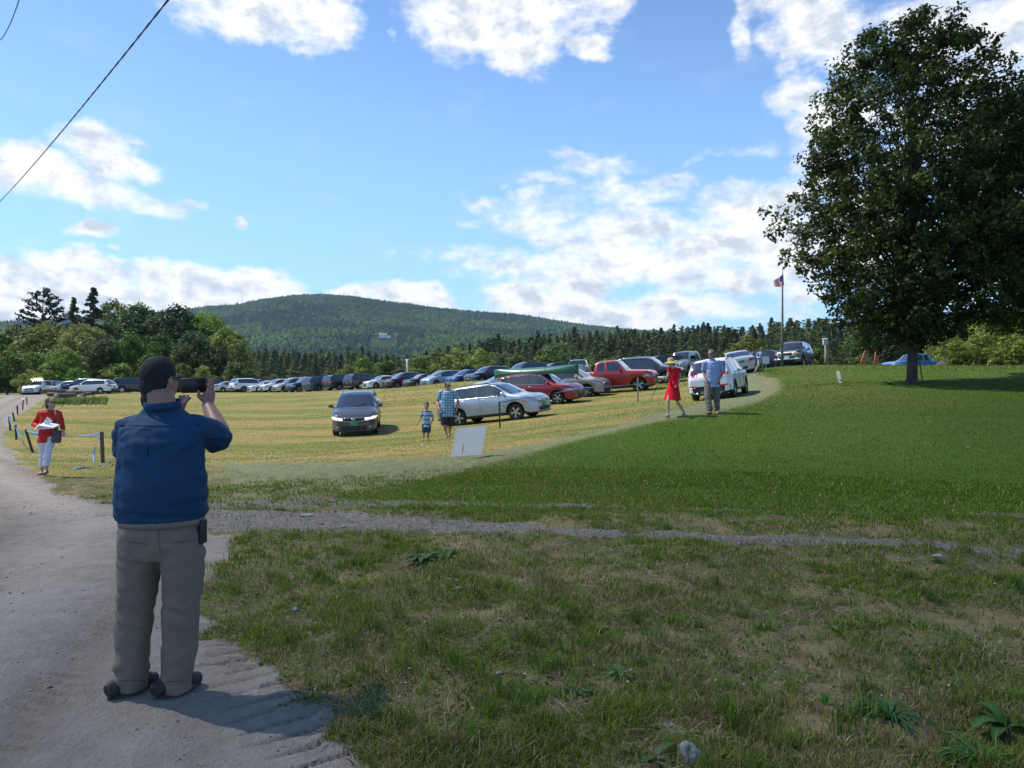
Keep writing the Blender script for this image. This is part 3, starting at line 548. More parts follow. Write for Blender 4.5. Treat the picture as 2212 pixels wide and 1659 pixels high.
def conifer(seed,h,r,bare,nb,tuft,cols,openness=0,spire=1.):
    rg=np.random.default_rng(seed); cs=[]; rad=[]; mb=MB(); mb.tube([(0,0,-.3),(.05,0,h*.3),(-.05,.05,h*.7),(0,0,h)],[h*.016,h*.013,h*.008,.02],n=7)
    for i in range(nb):
        f=(i+rg.random())/nb; z=h*(bare+(1-bare)*f); a=rg.uniform(0,2*PI); L=r*((1-f)**(.85/spire)*.96+.04)*rg.uniform(.55,1.15)*(min(1,.45+f*4)); sl=rg.uniform(-.15,.25)+openness*.4
        e=Vector((math.cos(a)*L,math.sin(a)*L,z+L*sl)); 
        if L>r*.25 and i%2==0: mb.tube([(0,0,z),e*.5+Vector((0,0,z*.5)),e],[.05*h/18,.035*h/18,.012],n=4)
        k=max(2,int(L/ tuft*1.1))
        for j in range(k):
            g=(.3+.7*(j+1)/k) if openness else (.12+.88*(j+1)/k); cs.append((e.x*g,e.y*g,z+(e.z-z)*g+.05)); rad.append(tuft*(.75 if openness else 1.05*(1-.62*f)))
    cs=np.array(cs); V,Fq,C=leaves(cs,np.array(rad),9,tuft*.75,rg,cols,[.4,.3,.15,.15],.3,.35)
    return mesh_np('crown',V,Fq,LMP,attrs={'col':C}), mb.mesh('trunk',BARKP)
NC=[(.105,.135,.04),(.15,.18,.05),(.19,.21,.062),(.07,.098,.034)]
def put(name,me,loc,s=1,rot=None,label='',cat='tree',group=None,sz=1.,sxy=1.):
    t=empty(name,loc,(0,0,random.uniform(0,6.28) if rot is None else rot),label,cat,group); t.scale=(s*sxy,s*sxy,s*sz)
    for nm,m in (('crown',me[0]),('trunk',me[1])): link(bpy.data.objects.new(nm,m),t)
    return t
def gz(x,y): 
    r=math.hypot(x,y); return float(RZ(x,y)) if r>150 else hz(x,y)
def putpx(name,me,us,vtop,Y,h0,**k):
    """tree standing at column us (source px), distance Y, tall enough to reach vtop"""
    x=(us/4-512)/F*Y; z=gz(x,Y); top=CZ-(vtop/4-384)/F*Y; s=(top-z)/h0; return put(name,me,(x,Y,z-.1),s,**k)
def ov(h,r,b=.2): return [(h*b,r*.35),(h*(b+.1),r*.8),(h*.45,r),(h*.65,r*.95),(h*.82,r*.7),(h*.93,r*.42),(h*.99,r*.12)]
D1=decid(1,ov(16,5.2,.12),int(420),34,.42,1.15,GC,3.,.28); D2=decid(2,ov(16,6.2,.10),460,34,.42,1.2,YC,2.6,.3); D3=decid(3,ov(17,4.6,.2),330,34,.40,1.1,DC,4.5,.28,.3)
D4=decid(4,ov(16,4.2,.25),190,40,.36,1.0,GC,5,.24,.3)
B1=decid(5,ov(5,2.3,.02),230,30,.22,.5,YC,.8,.08,.2); B2=decid(6,ov(5,1.9,.03),200,30,.22,.45,GC,.8,.08,.2); B3=decid(8,ov(5,3.0,.02),280,30,.24,.55,[(.07,.11,.03),(.09,.13,.035),(.12,.15,.05),(.06,.09,.03)],.7,.08,.2)
C1=conifer(11,19,3.0,.26,100,.62,NC); C2=conifer(12,18,2.6,.34,84,.6,NC); C3=conifer(13,20,3.4,.18,110,.66,[(.065,.095,.034),(.09,.125,.04),(.115,.14,.046),(.045,.07,.026)]); C4=conifer(14,21,4.2,.25,120,.7,NC,0,.75)
OP=conifer(21,20,6.8,.3,74,.62,[(.02,.035,.022),(.03,.045,.026),(.04,.055,.03),(.016,.028,.018)],openness=.9,spire=1.6)
# group on the left beyond the field
G1='broad trees at the left edge of the field'
putpx('pine_tree',OP,172,1160,150,20,label='open dark pine with upswept branches against the clouds, leftmost tall tree',cat='tree',rot=1.,sxy=.95)
putpx('pine_tree',C3,375,1150,140,20,label='tallest dark pine rising above the leafy trees left of the hill',cat='tree',sxy=1.25)
putpx('pine_tree',C4,295,1190,146,21,label='dark ragged conifer just left of the tallest dark pine',cat='tree',sxy=1.0)
for a in [(460,1192,150,D4,'thin airy pale tree between the tallest dark pine and a darker leafy tree',1.0),(552,1208,142,D3,'slim dark leafy tree standing behind the blue-shirted photographer',1.1),(712,1216,138,D3,'dark round-topped leafy tree above the raised phone',1.25),
          (828,1245,140,D2,'tall yellow-green rounded tree beside the mountain slope',.8),(905,1305,134,D2,'lower broad green tree at the right end of the left tree group',.95),(200,1282,128,D2,'bright green spreading tree below the open dark pine',1.0),
          (335,1292,124,D2,'broad mid-green tree in front of the tallest dark pine',1.05),(60,1300,135,D1,'pale green tree at the left margin beyond the road',1.1),(-60,1290,130,D1,'tree partly cut off by the left margin of the view',1.1),
          (128,1405,112,D1,'low green tree beside the road by the vehicle with glaring light',1.2),(520,1330,120,D1,'bushy green tree filling the gap left of the photographer\'s head',.95),(420,1350,118,D3,'dark green tree behind the white parked wagons',1.2),
          (640,1330,126,D4,'light feathery tree just right of the photographer\'s hair',1.),(775,1320,124,D3,'dense dark tree behind the raised phone and hands',1.4),(265,1390,108,D1,'shaded leafy tree above the leftmost parked wagons',1.2),(955,1370,130,D1,'small green tree at the foot of the yellow-green tree',.8),(30,1400,104,D1,'low leafy tree above the vehicle with glaring light',1.3),(870,1380,122,D3,'dark low tree behind the silver sedan',1.3)]:
    putpx('leafy_tree',a[3],a[0],a[1],a[2],16.3 if a[3] is not D3 else 17.3,label=a[4],cat='tree',group=G1,sxy=a[5])
for a in [(600,1412,100,B2,'young pale green sapling above the photographer\'s left ear side',.9),(728,1450,98,B2,'small bright sapling right behind the photographer\'s head',.8),(815,1466,100,B1,'small yellow-green bush above the phone hand',.9),(945,1444,102,B2,'bright round bush behind the silver sedan',1.2),(120,1480,92,B1,'bright bush at the roadside beside the glaring vehicle',1.1),(310,1470,96,B2,'lit bush behind the white wagons',1.1),(1098,1495,128,B2,'tiny bush behind the white parked cars',.8),(475,1450,100,B2,'leafy bush left of the photographer\'s head',1.3)]:
    putpx('bush',a[3],a[0],a[1],a[2],5,label=a[4],cat='bush',group='bushes behind the parked cars',sxy=a[5])
# deciduous belt in front of the pines
for a in [(1385,1462,190,B1,1.0),(1460,1432,195,B1,1.1),(1540,1440,190,B2,1.2),(1600,1470,180,B2,1.0),(1680,1430,185,B1,1.3),(1745,1405,190,B1,1.2),(1830,1400,186,B1,1.2),(1915,1402,180,B1,1.1),(1960,1445,165,B2,1.0),(1860,1450,160,B2,1.0),(2010,1405,200,B3,.9),(2060,1420,190,B2,1.0),(2120,1440,180,B3,.9),(2180,1400,175,B1,1.0),(2235,1365,200,B3,.9),(2300,1400,190,B3,1.),(2330,1430,160,B3,.9),(2400,1440,160,B2,1.1),(2470,1425,165,B3,1.1),(2560,1420,180,B3,1.1),(2650,1430,180,B3,1.1),(2760,1418,150,B2,.9),(2700,1440,150,B3,1.)]:
    putpx('field_edge_tree',a[3],a[0],a[1],a[2],5,label='low sunlit leafy tree in the belt between the parked cars and the pine wood',cat='tree',group='low leafy trees in front of the pine wood',sxy=a[4])
putpx('bush',B1,2985,1345,62,5,label='bright yellow-green bush behind the silver sedan on the rise',cat='bush',sxy=1.15)
putpx('bush',B3,3095,1375,60,5,label='olive bush behind the man in the cap',cat='bush',sxy=1.1)
putpx('bush',B2,2885,1405,66,5,label='small bush left of the silver sedan on the rise',cat='bush')
putpx('bush',B2,3265,1388,58,5,label='green bush around the foot of the birdhouse post',cat='bush',sxy=1.1); putpx('bush',B3,3330,1420,60,5,label='low dark bush right of the birdhouse post',cat='bush',sxy=1.3)
putpx('bush',B3,3425,1422,64,5,label='low green bush left of the orange ramps',cat='bush',sxy=1.5)
# pine wood
rg=np.random.default_rng(5); npn=0
for row,(Y0,dv) in enumerate([(290,14),(330,4),(375,-2)]):
    us=860+row*13
    while us<3900:
        Y=Y0+rg.uniform(-14,14)-(40 if us>2900 else 0); vt=np.interp(us,[860,1000,1450,1640,1720,1900,2300,2600,2840,3000,3130,3300,3500,3900],[1405,1392,1398,1425,1400,1352,1322,1312,1293,1300,1275,1262,1250,1240])+dv*2+abs(rg.normal(0,12))-(16 if rg.random()<.12 else 0)+4
        m,hh=[(C1,19),(C2,18),(C3,20),(C4,21)][rg.choice(4,p=[.26,.26,.18,.30])]
        rgt=us>2050
        putpx('pine_tree',m,us,vt,Y,hh,label='dark pine in the wood on the rising ridge at the right' if rgt else 'straight-trunked pine in the wood behind the middle of the car row',cat='tree',group='pines of the ridge wood' if rgt else 'pines of the wood below the mountain',sxy=rg.uniform(1.25,2.0)); npn+=1
        us+=rg.uniform(18,36)*(1.0 if us<2900 else 1.5)
# the wood behind its front rows: one mass
def wood_mass(n):
    A_=RNG.uniform(-28,40,n); R_=RNG.uniform(372,470,n); X=np.sin(np.radians(A_))*R_; Y=np.cos(np.radians(A_))*R_; u=512+F*np.tan(np.radians(A_))
    vt=np.interp(u*4,[0,860,1000,1450,1640,1720,1900,2300,2600,2840,3000,3130,3300,3500,3900],[1400,1400,1392,1398,1425,1400,1352,1322,1312,1293,1300,1275,1262,1250,1240])+RNG.uniform(8,26,n); top=CZ-(vt/4-384)/F*Y; Z=RZ(X,Y); h=top-Z; k=h>5; X,Y,Z,h=X[k],Y[k],Z[k],h[k]; n=len(X)
    me=[];cs=[];rd=[]
    for f in np.linspace(.25,.98,9):
        w=3.0*(1-f)**.6+.3
        for q in range(3): a=RNG.uniform(0,6.28,n); cs.append(np.stack([X+np.cos(a)*w*.7,Y+np.sin(a)*w*.7,Z+h*f],-1)); rd.append(np.full(n,max(.6,w*.5)))
    V,Fq,C=leaves(np.concatenate(cs),np.concatenate(rd),7,.8,RNG,NC,[.4,.3,.15,.15],.3,.35)
    tag(obj_np('woods',V,Fq,LMP,attrs={'col':C}),kind='stuff')
wood_mass(520)
# leafy trees right, behind the crest and the big tree
for a in [(3790,1300,66,D2,.9),(3880,1270,60,D2,.9),(3985,1250,58,D1,.9),(4080,1230,62,D2,.9),(4180,1210,58,D1,1.),(3930,1330,52,B1,1.),(4050,1340,50,B1,1.1),(3830,1370,50,B1,.9)]:
    putpx('leafy_tree',a[3],a[0],a[1],a[2],5 if a[3] is B1 else 16.3,label='sunlit leafy tree or tall bush behind the lawn at the right margin',cat='tree',group='leafy trees behind the lawn at the right',sxy=a[4]*(1.3 if a[3] is B1 else 1.))
for a in [(3480,1262,120),(3580,1250,112),(3700,1238,118),(3830,1235,108),(3960,1215,112),(4080,1200,104),(4200,1190,110)]:
    putpx('leafy_tree',D3,a[0],a[1],a[2],17.3,label='tall dark tree of the woodland behind the large maple',cat='tree',group='dark woodland trees behind the large maple',sxy=1.25)
# the big maple
def maple(seed,prof,ncl,per,leaf,crad,th,r0,nb,fill=.25):
    rg=np.random.default_rng(seed); c=lobes(rg,prof,ncl,fill,.45)
    # thin the upper middle so the sky shows through
    k=~((np.abs(c[:,2]-10)<2.0)&(np.hypot(c[:,0],c[:,1])<2.4)&(rg.random(len(c))<.65)); c=c[k]
    V,Fq,C=leaves(c,crad*rg.uniform(.5,1.25,len(c)),per,leaf,rg,[(.027,.058,.006),(.040,.082,.008),(.062,.115,.010),(.019,.040,.005)],[.3,.3,.2,.2],.3,.6)
    me=mesh_np('crown',V,Fq,LMB,attrs={'col':C}); mb=MB(); limbs(mb,rg,th,prof[-1][0],c,r0,nb); return me,mb.mesh('trunk',BARKM)
BARKM=pm('dark_maple_bark',(.062,.052,.042),.95,vary=.4,vscale=3,bump=.03,bscale=14)
_b=at(912,30)
_mp=[(1.45,1.0),(1.9,2.0),(2.6,2.9),(3.4,3.7),(5.0,4.5),(6.2,4.85),(7.3,4.7),(8.4,4.3),(9.5,4.1),(10.4,3.7),(11.3,3.0),(12.3,2.6),(13.1,1.9),(13.7,.9)]
_mp=[(z,r*.955) for z,r in _mp]
M1=maple(31,_mp,1650,58,.135,.45,2.0,.185,90,.2)
put('maple_tree',M1,_b,1.07,rot=.5,label='large dark maple with a full rounded crown on the lawn',cat='tree')
M2=maple(32,[(1.6,1.5),(2.6,4.4),(4.5,6.2),(7,6.4),(9.5,5.6),(11.5,4.6),(13,3.2),(14.2,1.2)],1500,56,.16,.55,2.2,.26,70,.3)
_b2=at(1095,32); put('maple_tree',M2,_b2,1.0,rot=2.1,label='dark tree beside the large maple, cut off by the right margin',cat='tree')
# white house on the mountainside
hx,hy,hzz=find_mtn(1532,1352); hs=hy/2200*1.0
hh=empty('country_house',(hx,hy,hzz+4),(0,0,.15),'white country house with grey roof alone on the wooded mountainside','house')
WH=pm('white_paint',(.8,.8,.78),.6); GR=pm('grey_roof',(.25,.26,.28),.7); DG=pm('dark_glass',(.03,.035,.04),.1,vary=.1)
MB().box((0,0,4*hs),(24*hs,10*hs,10*hs)).box((16*hs,0,2.5*hs),(12*hs,8*hs,7*hs)).build('wall',WH,hh)
b=MB(); b.add([(-12.6*hs,-5.6*hs,9*hs),(12.6*hs,-5.6*hs,9*hs),(12.6*hs,5.6*hs,9*hs),(-12.6*hs,5.6*hs,9*hs),(-12.6*hs,0,13*hs),(12.6*hs,0,13*hs)],[(0,1,5,4),(2,3,4,5),(0,4,3),(1,2,5),(0,3,2,1)]); b.build('roof',GR,hh)
MB().box((-4*hs,0,13*hs),(2*hs,2*hs,4*hs)).build('chimney',WH,hh)
for i in range(5): MB().box((-9*hs+i*4.4*hs,-5.05*hs,5*hs),(1.6*hs,.3,2.4*hs)).build('window',DG,hh)
# haze
hb=MB(); hb.box((0,2600,185),(11000,9000,400)); 
m,t,b=newmat('air'); t.n.remove(b); pv=t.new('ShaderNodeVolumePrincipled'); pv.inputs['Color'].default_value=(.55,.75,1,1); pv.inputs['Density'].default_value=HAZE; pv.inputs['Anisotropy'].default_value=.2; t.l.new(pv.outputs[0],t.n['Material Output'].inputs['Volume'])
if HAZE>0: tag(hb.build('haze',m),kind='stuff')
# ------------------------------------------------------------------ vehicles
def paint(name,c,metal=.0,rough=.32): return pm(name,c,rough,metal,vary=.03,vscale=3,coat=.6)
GLASS=pm('tinted_glass',(.022,.027,.032),.06,vary=.3,vscale=1.5,spec=.9,coat=1.)
RUB=pm('tyre_rubber',(.028,.027,.026),.85,vary=.25,vscale=20,bump=.004,bscale=60); BLK=pm('black_plastic',(.025,.025,.027),.6,vary=.2,vscale=12)
CHR=pm('chrome',(.75,.76,.78),.14,1.,vary=.05); ALU=pm('alloy',(.55,.56,.58),.3,1.,vary=.08); LEN=pm('lamp_lens',(.30,.33,.36),.08,.3,vary=.25,vscale=14,coat=1.); RED=pm('red_lens',(.45,.012,.012),.12,vary=.2,coat=1.); AMB=pm('amber_lens',(.8,.22,.03),.15,coat=1.)
PLT=pm('green_plate',(.05,.26,.15),.4,vary=.35,vscale=30); WPL=pm('pale_plate',(.6,.65,.66),.4,vary=.3,vscale=30); ROOFBLK=pm('dark_roof_trim',(.015,.015,.018),.35,vary=.2)
LAMP=pm('lit_lamp',(1,.86,.78),.2,emit=.7)
def prof_interp(P,x): return float(np.interp(x,[p[0] for p in P],[p[1] for p in P]))
# top line (x from the rear bumper), windscreen, rear glass, side window spans, ...
KIND={
 'wagon':dict(L=4.82,W=.92,wb=2.745,fo=.95,rw=.345,sill=.30,belt=(1.12,1.03),top=[(0,.98),(.10,1.05),(.30,1.30),(.62,1.56),(1.0,1.62),(2.0,1.665),(2.7,1.64),(3.0,1.56),(3.75,1.10),(3.9,1.06),(4.4,.99),(4.68,.88),(4.82,.74)],ws=(2.82,3.76),rg=(.14,.62),win=[(.62,1.28),(1.34,2.24),(2.32,3.3)],clad=1,rails=1,doors=(1.30,2.28,3.22)),
 'crossover':dict(L=4.6,W=.92,wb=2.66,fo=.93,rw=.35,sill=.31,belt=(1.16,1.05),top=[(0,1.0),(.08,1.10),(.25,1.35),(.48,1.60),(.85,1.68),(1.8,1.715),(2.4,1.69),(2.72,1.60),(3.45,1.13),(3.6,1.09),(4.15,1.02),(4.45,.90),(4.6,.76)],ws=(2.54,3.46),rg=(.12,.5),win=[(.55,1.05),(1.12,1.98),(2.06,3.0)],clad=1,rails=1,doors=(1.08,2.02,2.95)),
 'suv':dict(L=5.0,W=.98,wb=2.86,fo=.95,rw=.38,sill=.36,belt=(1.20,1.12),top=[(0,1.02),(.07,1.16),(.2,1.45),(.38,1.72),(.75,1.79),(2.0,1.82),(2.6,1.80),(2.95,1.70),(3.6,1.22),(3.8,1.17),(4.4,1.10),(4.8,.98),(5.0,.84)],ws=(2.78,3.62),rg=(.1,.42),win=[(.5,1.22),(1.30,2.2),(2.28,3.2)],clad=1,rails=1,doors=(1.26,2.24,3.15)),
 'sedan':dict(L=4.65,W=.90,wb=2.68,fo=.95,rw=.33,sill=.25,belt=(1.0,.95),top=[(0,.82),(.06,1.0),(.35,1.06),(.80,1.10),(1.45,1.38),(1.9,1.45),(2.4,1.46),(2.75,1.40),(3.5,1.0),(3.7,.96),(4.3,.88),(4.52,.78),(4.65,.62)],ws=(2.62,3.52),rg=(.82,1.5),win=[(1.25,1.95),(2.03,3.1)],clad=0,rails=0,doors=(1.99,3.02)),
 'minivan':dict(L=5.1,W=.98,wb=3.0,fo=.95,rw=.34,sill=.25,belt=(1.12,1.02),top=[(0,.95),(.06,1.1),(.18,1.45),(.35,1.66),(.7,1.72),(2.0,1.76),(2.8,1.72),(3.1,1.62),(4.05,1.12),(4.2,1.07),(4.7,.95),(4.95,.82),(5.1,.66)],ws=(2.95,4.06),rg=(.1,.4),win=[(.5,1.4),(1.48,2.5),(2.58,3.6)],clad=0,rails=1,doors=(1.44,2.54,3.5)),
 'pickup':dict(L=5.7,W=1.0,wb=3.55,fo=.92,rw=.40,sill=.42,belt=(1.26,1.24),top=[(0,1.20),(.05,1.27),(2.1,1.27),(2.14,1.30),(2.24,1.80),(2.45,1.88),(3.3,1.90),(3.55,1.84),(4.05,1.30),(4.2,1.27),(5.2,1.20),(5.55,1.10),(5.7,.92)],ws=(3.38,4.12),rg=(2.14,2.26),win=[(2.36,2.82),(2.92,3.75)],clad=0,rails=0,doors=(2.87,3.78)),
 'boxy':dict(L=4.4,W=.95,wb=2.69,fo=.86,rw=.41,sill=.42,belt=(1.24,1.20),top=[(0,1.1),(.03,1.3),(.1,1.62),(.28,1.84),(.6,1.88),(2.0,1.90),(2.4,1.88),(2.6,1.80),(2.98,1.30),(3.1,1.26),(4.0,1.20),(4.3,1.12),(4.4,.92)],ws=(2.44,3.0),rg=(.04,.3),win=[(.5,1.05),(1.35,2.62)],clad=1,rails=0,doors=(1.2,2.6)),
}
def car_shape(K):
    L,W=K['L'],K['W']; xf=L-K['fo']; xr=xf-K['wb']; rw=K['rw']; ra=rw+.075
    def width(x):
        w=W
        if x<.55: w=W*(1-.20*((.55-x)/.55)**2.2)
        if x>L-.8: w=W*(1-.30*((x-L+.8)/.8)**2.4)
        return w
    def bottom(x):
        b=K['sill']; 
        if x>L-.6: b=max(b-.08*min(1,(x-L+.6)/.3),.2)
        for c in (xf,xr):
            d=abs(x-c)
            if d<ra: b=max(b,rw+math.sqrt(ra*ra-d*d))
        return b
    def sect(x):
        w=width(x); b=bottom(x); t=prof_interp(K['top'],x); be=min(np.interp(x,[0,L],K['belt']),t-.03); h=t-be
        b0=min(b,be-.12)
        wt=w*(.945-.20*min(1,max(0,h)/.6)); tg=t-min(.075,.4*h)
        Z=[b0,b0+.10*(be-b0),b0+.42*(be-b0),b0+.78*(be-b0),be-.012,be+.02*min(1,h/.1),tg,t-min(.03,.2*h),t-min(.006,.1*h),t+.012,t+.018]
        Yv=[w*.955,w*.985,w*1.0,w*.995,w*.965,w*.945,wt,wt-.045,wt-.085,wt*.5,0]
        return [(Yv[i],Z[i]) for i in range(11)],h
    xs=set(np.round(np.linspace(0,L,34),3))|{p[0] for p in K['top']}
    for c in (xf,xr):
        for k in range(-8,9): xs.add(round(c+ra*math.sin(k/8*PI/2),3))
        xs|={c-ra-.01,c+ra+.01}
    for a,b in K['win']+[K['ws'],K['rg']]: xs|={a,b}
    for e in (.02,.06,.12,.2,.3): xs.add(round(L-e,3)); xs.add(round(e,3))
    xs=sorted(xs); q=[xs[0]]
    for x in xs[1:]:
        if x-q[-1]>.012: q.append(x)
    return q,sect,width,bottom,xf,xr,ra
def rim_mesh(rw,style,n=5):
    mb=MB(); r=rw*.70
    mb.tube([(0,-.02,0),(0,.075,0)],[r,r],n=28,caps=False); mb.tube([(0,.06,0),(0,.075,0),(0,.082,0)],[r*.9,r*1.0,r*.97],n=28,caps=False)
    for k in range(n):
        for s in ((-.14,.14) if style=='twin' else (0,)):
            a=2*PI*k/n+s; d=Vector((math.cos(a),0,math.sin(a))); p=Vector((-d.z,0,d.x)); w=.022 if style=='twin' else .045
            P=[d*r*.15+p*w,d*r*.15-p*w,d*r*.97-p*w*.8,d*r*.97+p*w*.8]; mb.add([v+Vector((0,.072,0)) for v in P]+[v+Vector((0,.045,0)) for v in P],[(0,1,2,3),(0,4,5,1),(1,5,6,2),(2,6,7,3),(3,7,4,0)])
    mb.ell((0,.06,0),(r*.2,.03,r*.2)); return mb
_cache={}
def wheel_meshes(rw,style,n,rimm):
    key=(rw,style,n,rimm.name)
    if key not in _cache:
        mb=MB(); N=28; prof=[(-.11,.72),(-.115,.86),(-.10,.97),(-.05,1.0),(.05,1.0),(.10,.97),(.115,.86),(.10,.72)]
        V=[];Fs=[]
        for k in range(N):
            a=2*PI*k/N
            for (y,r) in prof: V.append((math.cos(a)*rw*r,y,math.sin(a)*rw*r))
        m=len(prof)
        for k in range(N):
            for j in range(m-1): Fs.append((k*m+j,((k+1)%N)*m+j,((k+1)%N)*m+j+1,k*m+j+1))
        mb.add(V,Fs,True); mb.tube([(0,-.02,0),(0,.0,0)],[rw*.7,rw*.7],n=20)
        _cache[key]=(mb.mesh('tyre',RUB),rim_mesh(rw,style,n).mesh('rim',rimm))
    return _cache[key]
def make_car(name,kind,pmat,label,cat,group=None,rim=('twin',5),rimm=None,clad=None,roof=None,lit=False,plate='green',grille='bars',trim=None,opt=(),detail=True,**ov_):
    K=dict(KIND[kind]); K.update(ov_); L,W=K['L'],K['W']; rw=K['rw']; xs,sect,width,bottom,xf,xr,ra=car_shape(K); rimm=rimm or ALU
    root=empty(name,(0,0,0),(0,0,0),label,cat,group); cx=L/2
    groups={k:([],[]) for k in ('body','windscreen','rear_window','cladding','roof')}; pils={}; wins=[[] for _ in K['win']]
    S=[sect(x) for x in xs]
    def vert(i,k,s): y,z=S[i][0][k]; return (xs[i]-cx,y*s,z)
    def addf(dst,P): n=len(dst[0]); dst[0].extend(P); dst[1].append(tuple(range(n,n+len(P))))
    wsides={}
    for i in range(len(xs)-1):
        xm=(xs[i]+xs[i+1])/2; h=(S[i][1]+S[i+1][1])/2
        for s in (1,-1):
            for k in range(10):
                P=[vert(i,k,s),vert(i+1,k,s),vert(i+1,k+1,s),vert(i,k+1,s)]
                if s<0: P.reverse()
                dst=groups['body']
                if k==0 and (K['clad'] if clad is None else clad): dst=groups['cladding']
                if k==5 and h>.1 and K['win'][0][0]<xm<K['win'][-1][1] and kind!='pickup': dst=pils.setdefault((sum(xm>b_ for a_,b_ in K['win']),s),([],[]))
                if k==5 and h>.1:
                    for wi,(a,b) in enumerate(K['win']):
                        if a<=xm<=b: dst=wsides.setdefault((wi,s),([],[])); break
                if k>=7:
                    if K['ws'][0]<xm<K['ws'][1]: dst=groups['windscreen']
                    elif K['rg'][0]<xm<K['rg'][1]: dst=groups['rear_window']
                    elif roof and h>.3: dst=groups['roof']
                if k in (6,) and roof and h>.3: dst=groups['roof']
                addf(dst,P)
    for i,sg in ((0,1),(len(xs)-1,-1)):   # front and rear faces
        for k in range(10):
            P=[vert(i,k,1),vert(i,k+1,1),vert(i,k+1,-1),vert(i,k,-1)]
            if sg<0: P.reverse()
            addf(groups['body'] if k or not K['clad'] else groups['cladding'],P)
    mats={'body':pmat,'windscreen':GLASS,'rear_window':GLASS,'cladding':BLK,'roof':roof or pmat,'pillar':BLK}
    def weld(nm,g,m):
        if not g[1]: return None
        bm=bmesh.new(); vs=[bm.verts.new(p) for p in g[0]]
        for f in g[1]:
            try: bm.faces.new([vs[j] for j in f])
            except ValueError: pass
        bmesh.ops.remove_doubles(bm,verts=bm.verts,dist=.0015); bmesh.ops.dissolve_degenerate(bm,dist=.0008,edges=bm.edges)
        me=bpy.data.meshes.new(nm); bm.to_mesh(me); bm.free(); me.materials.append(m)
        me.polygons.foreach_set('use_smooth',[True]*len(me.polygons)); 
        try: me.set_sharp_from_angle(angle=R(38))
        except Exception: pass
        return link(bpy.data.objects.new(nm,me),root)
    for k,g in groups.items(): weld(k,g,mats[k])
    for key,g in sorted(wsides.items()): weld('side_window',g,GLASS)
    for key,g in sorted(pils.items()): weld('pillar',g,BLK)
    # dark underside, wheel housings
    mb=MB(); mb.box((0,0,.44),(L-.5,2*(W-.30),.40)); mb.box((xr+(xf-xr)/2-cx,0,.40),(xf-xr-2*ra,2*(W-.09),.22))
    for c in (xf,xr):
        for s in (1,-1):
            V=[];Fs=[]
            for k in range(13):
                a=PI*k/12; 
                for y in (W-.34,W*.97): V.append((c-cx+math.cos(a)*ra*1.0,s*y,rw+math.sin(a)*ra*1.0))
            for k in range(12): Fs.append((2*k,2*k+1,2*k+3,2*k+2))
            mb.add(V,Fs,True); mb.add([(c-cx-ra,s*(W-.34),.3),(c-cx+ra,s*(W-.34),.3),(c-cx+ra,s*(W-.34),.85),(c-cx-ra,s*(W-.34),.85)],[(0,1,2,3)])
    mb.build('underbody',BLK,root)
    # wheels
    ty,rm=wheel_meshes(rw,rim[0],rim[1],rimm)
    for c in (xf,xr):
        for s in (1,-1):
            w_=link(bpy.data.objects.new('wheel',ty),root); w_.location=(c-cx,s*(W-.13),rw); w_.rotation_euler=(0,random.uniform(0,1),0) if s>0 else (PI,random.uniform(0,1),0)
            w_.rotation_mode='XYZ'; link(bpy.data.objects.new('rim',rm),w_)
    def spt(x,k,s,o=.006): # point on the skin, section coordinate k
        S_,_=sect(x); j=min(int(k),9); f=k-j; y=S_[j][0]*(1-f)+S_[j+1][0]*f; z=S_[j][1]*(1-f)+S_[j+1][1]*f
        dy=S_[j+1][1]-S_[j][1]; dz=-(S_[j+1][0]-S_[j][0]); n=math.hypot(dy,dz)+1e-9; return Vector((x-cx,s*(y+o*dy/n),z+o*dz/n))
    def nose(y,z,o=.01): # front face x at lateral y: follow the rounded plan
        x=L
        for xx in np.linspace(L,L-.6,240):
            S_,_=sect(xx); yy=np.interp(z,[p[1] for p in S_],[p[0] for p in S_])
            x=xx
            if yy>=abs(y) and S_[-1][1]>z: break
        return x-cx+o
    def tail(y,z,o=.01):
        x=0
        for xx in np.linspace(0,.6,240):
            S_,_=sect(xx); yy=np.interp(z,[p[1] for p in S_],[p[0] for p in S_]); x=xx
            if yy>=abs(y) and S_[-1][1]>z: break
        return x-cx-o
    def patch(nm,side,ylist,zf,m,o=.012,thick=.02,parent=root,f=None):
        f=f or nose; V=[];Fs=[]; n=len(ylist)
        for y in ylist:
            z0,z1=zf(y)
            for z in (z0,(z0+z1)/2,z1): V.append((f(y,z,o),y,z))
        for i in range(n-1):
            for j in range(2): 
                q=(3*i+j,3*i+3+j,3*i+4+j,3*i+1+j); Fs.append(q if f is nose else tuple(reversed(q)))
        nV=len(V); sg=-1 if f is nose else 1
        V+= [(p[0]+sg*thick*2,p[1],p[2]) for p in V]
        for i in range(n-1): Fs+=[(3*i,3*i+nV,3*i+3+nV,3*i+3),(3*i+2,3*i+5,3*i+5+nV,3*i+2+nV)]
        Fs+=[(0,1,1+nV,nV),(1,2,2+nV,1+nV)]; e=3*(n-1); Fs+=[(e,e+nV,e+1+nV,e+1),(e+1,e+1+nV,e+2+nV,e+2)]
        mb=MB(); mb.add(V,Fs,True); return mb.build(nm,m,parent)
    zt=prof_interp(K['top'],L-.12); zb=zt-.03
    tall=kind in('suv','pickup','boxy')
    # front end
    gz1=zb-.05; gz0=zb-(.30 if tall else .22); gw=W*(.46 if kind!='pickup' else .5)
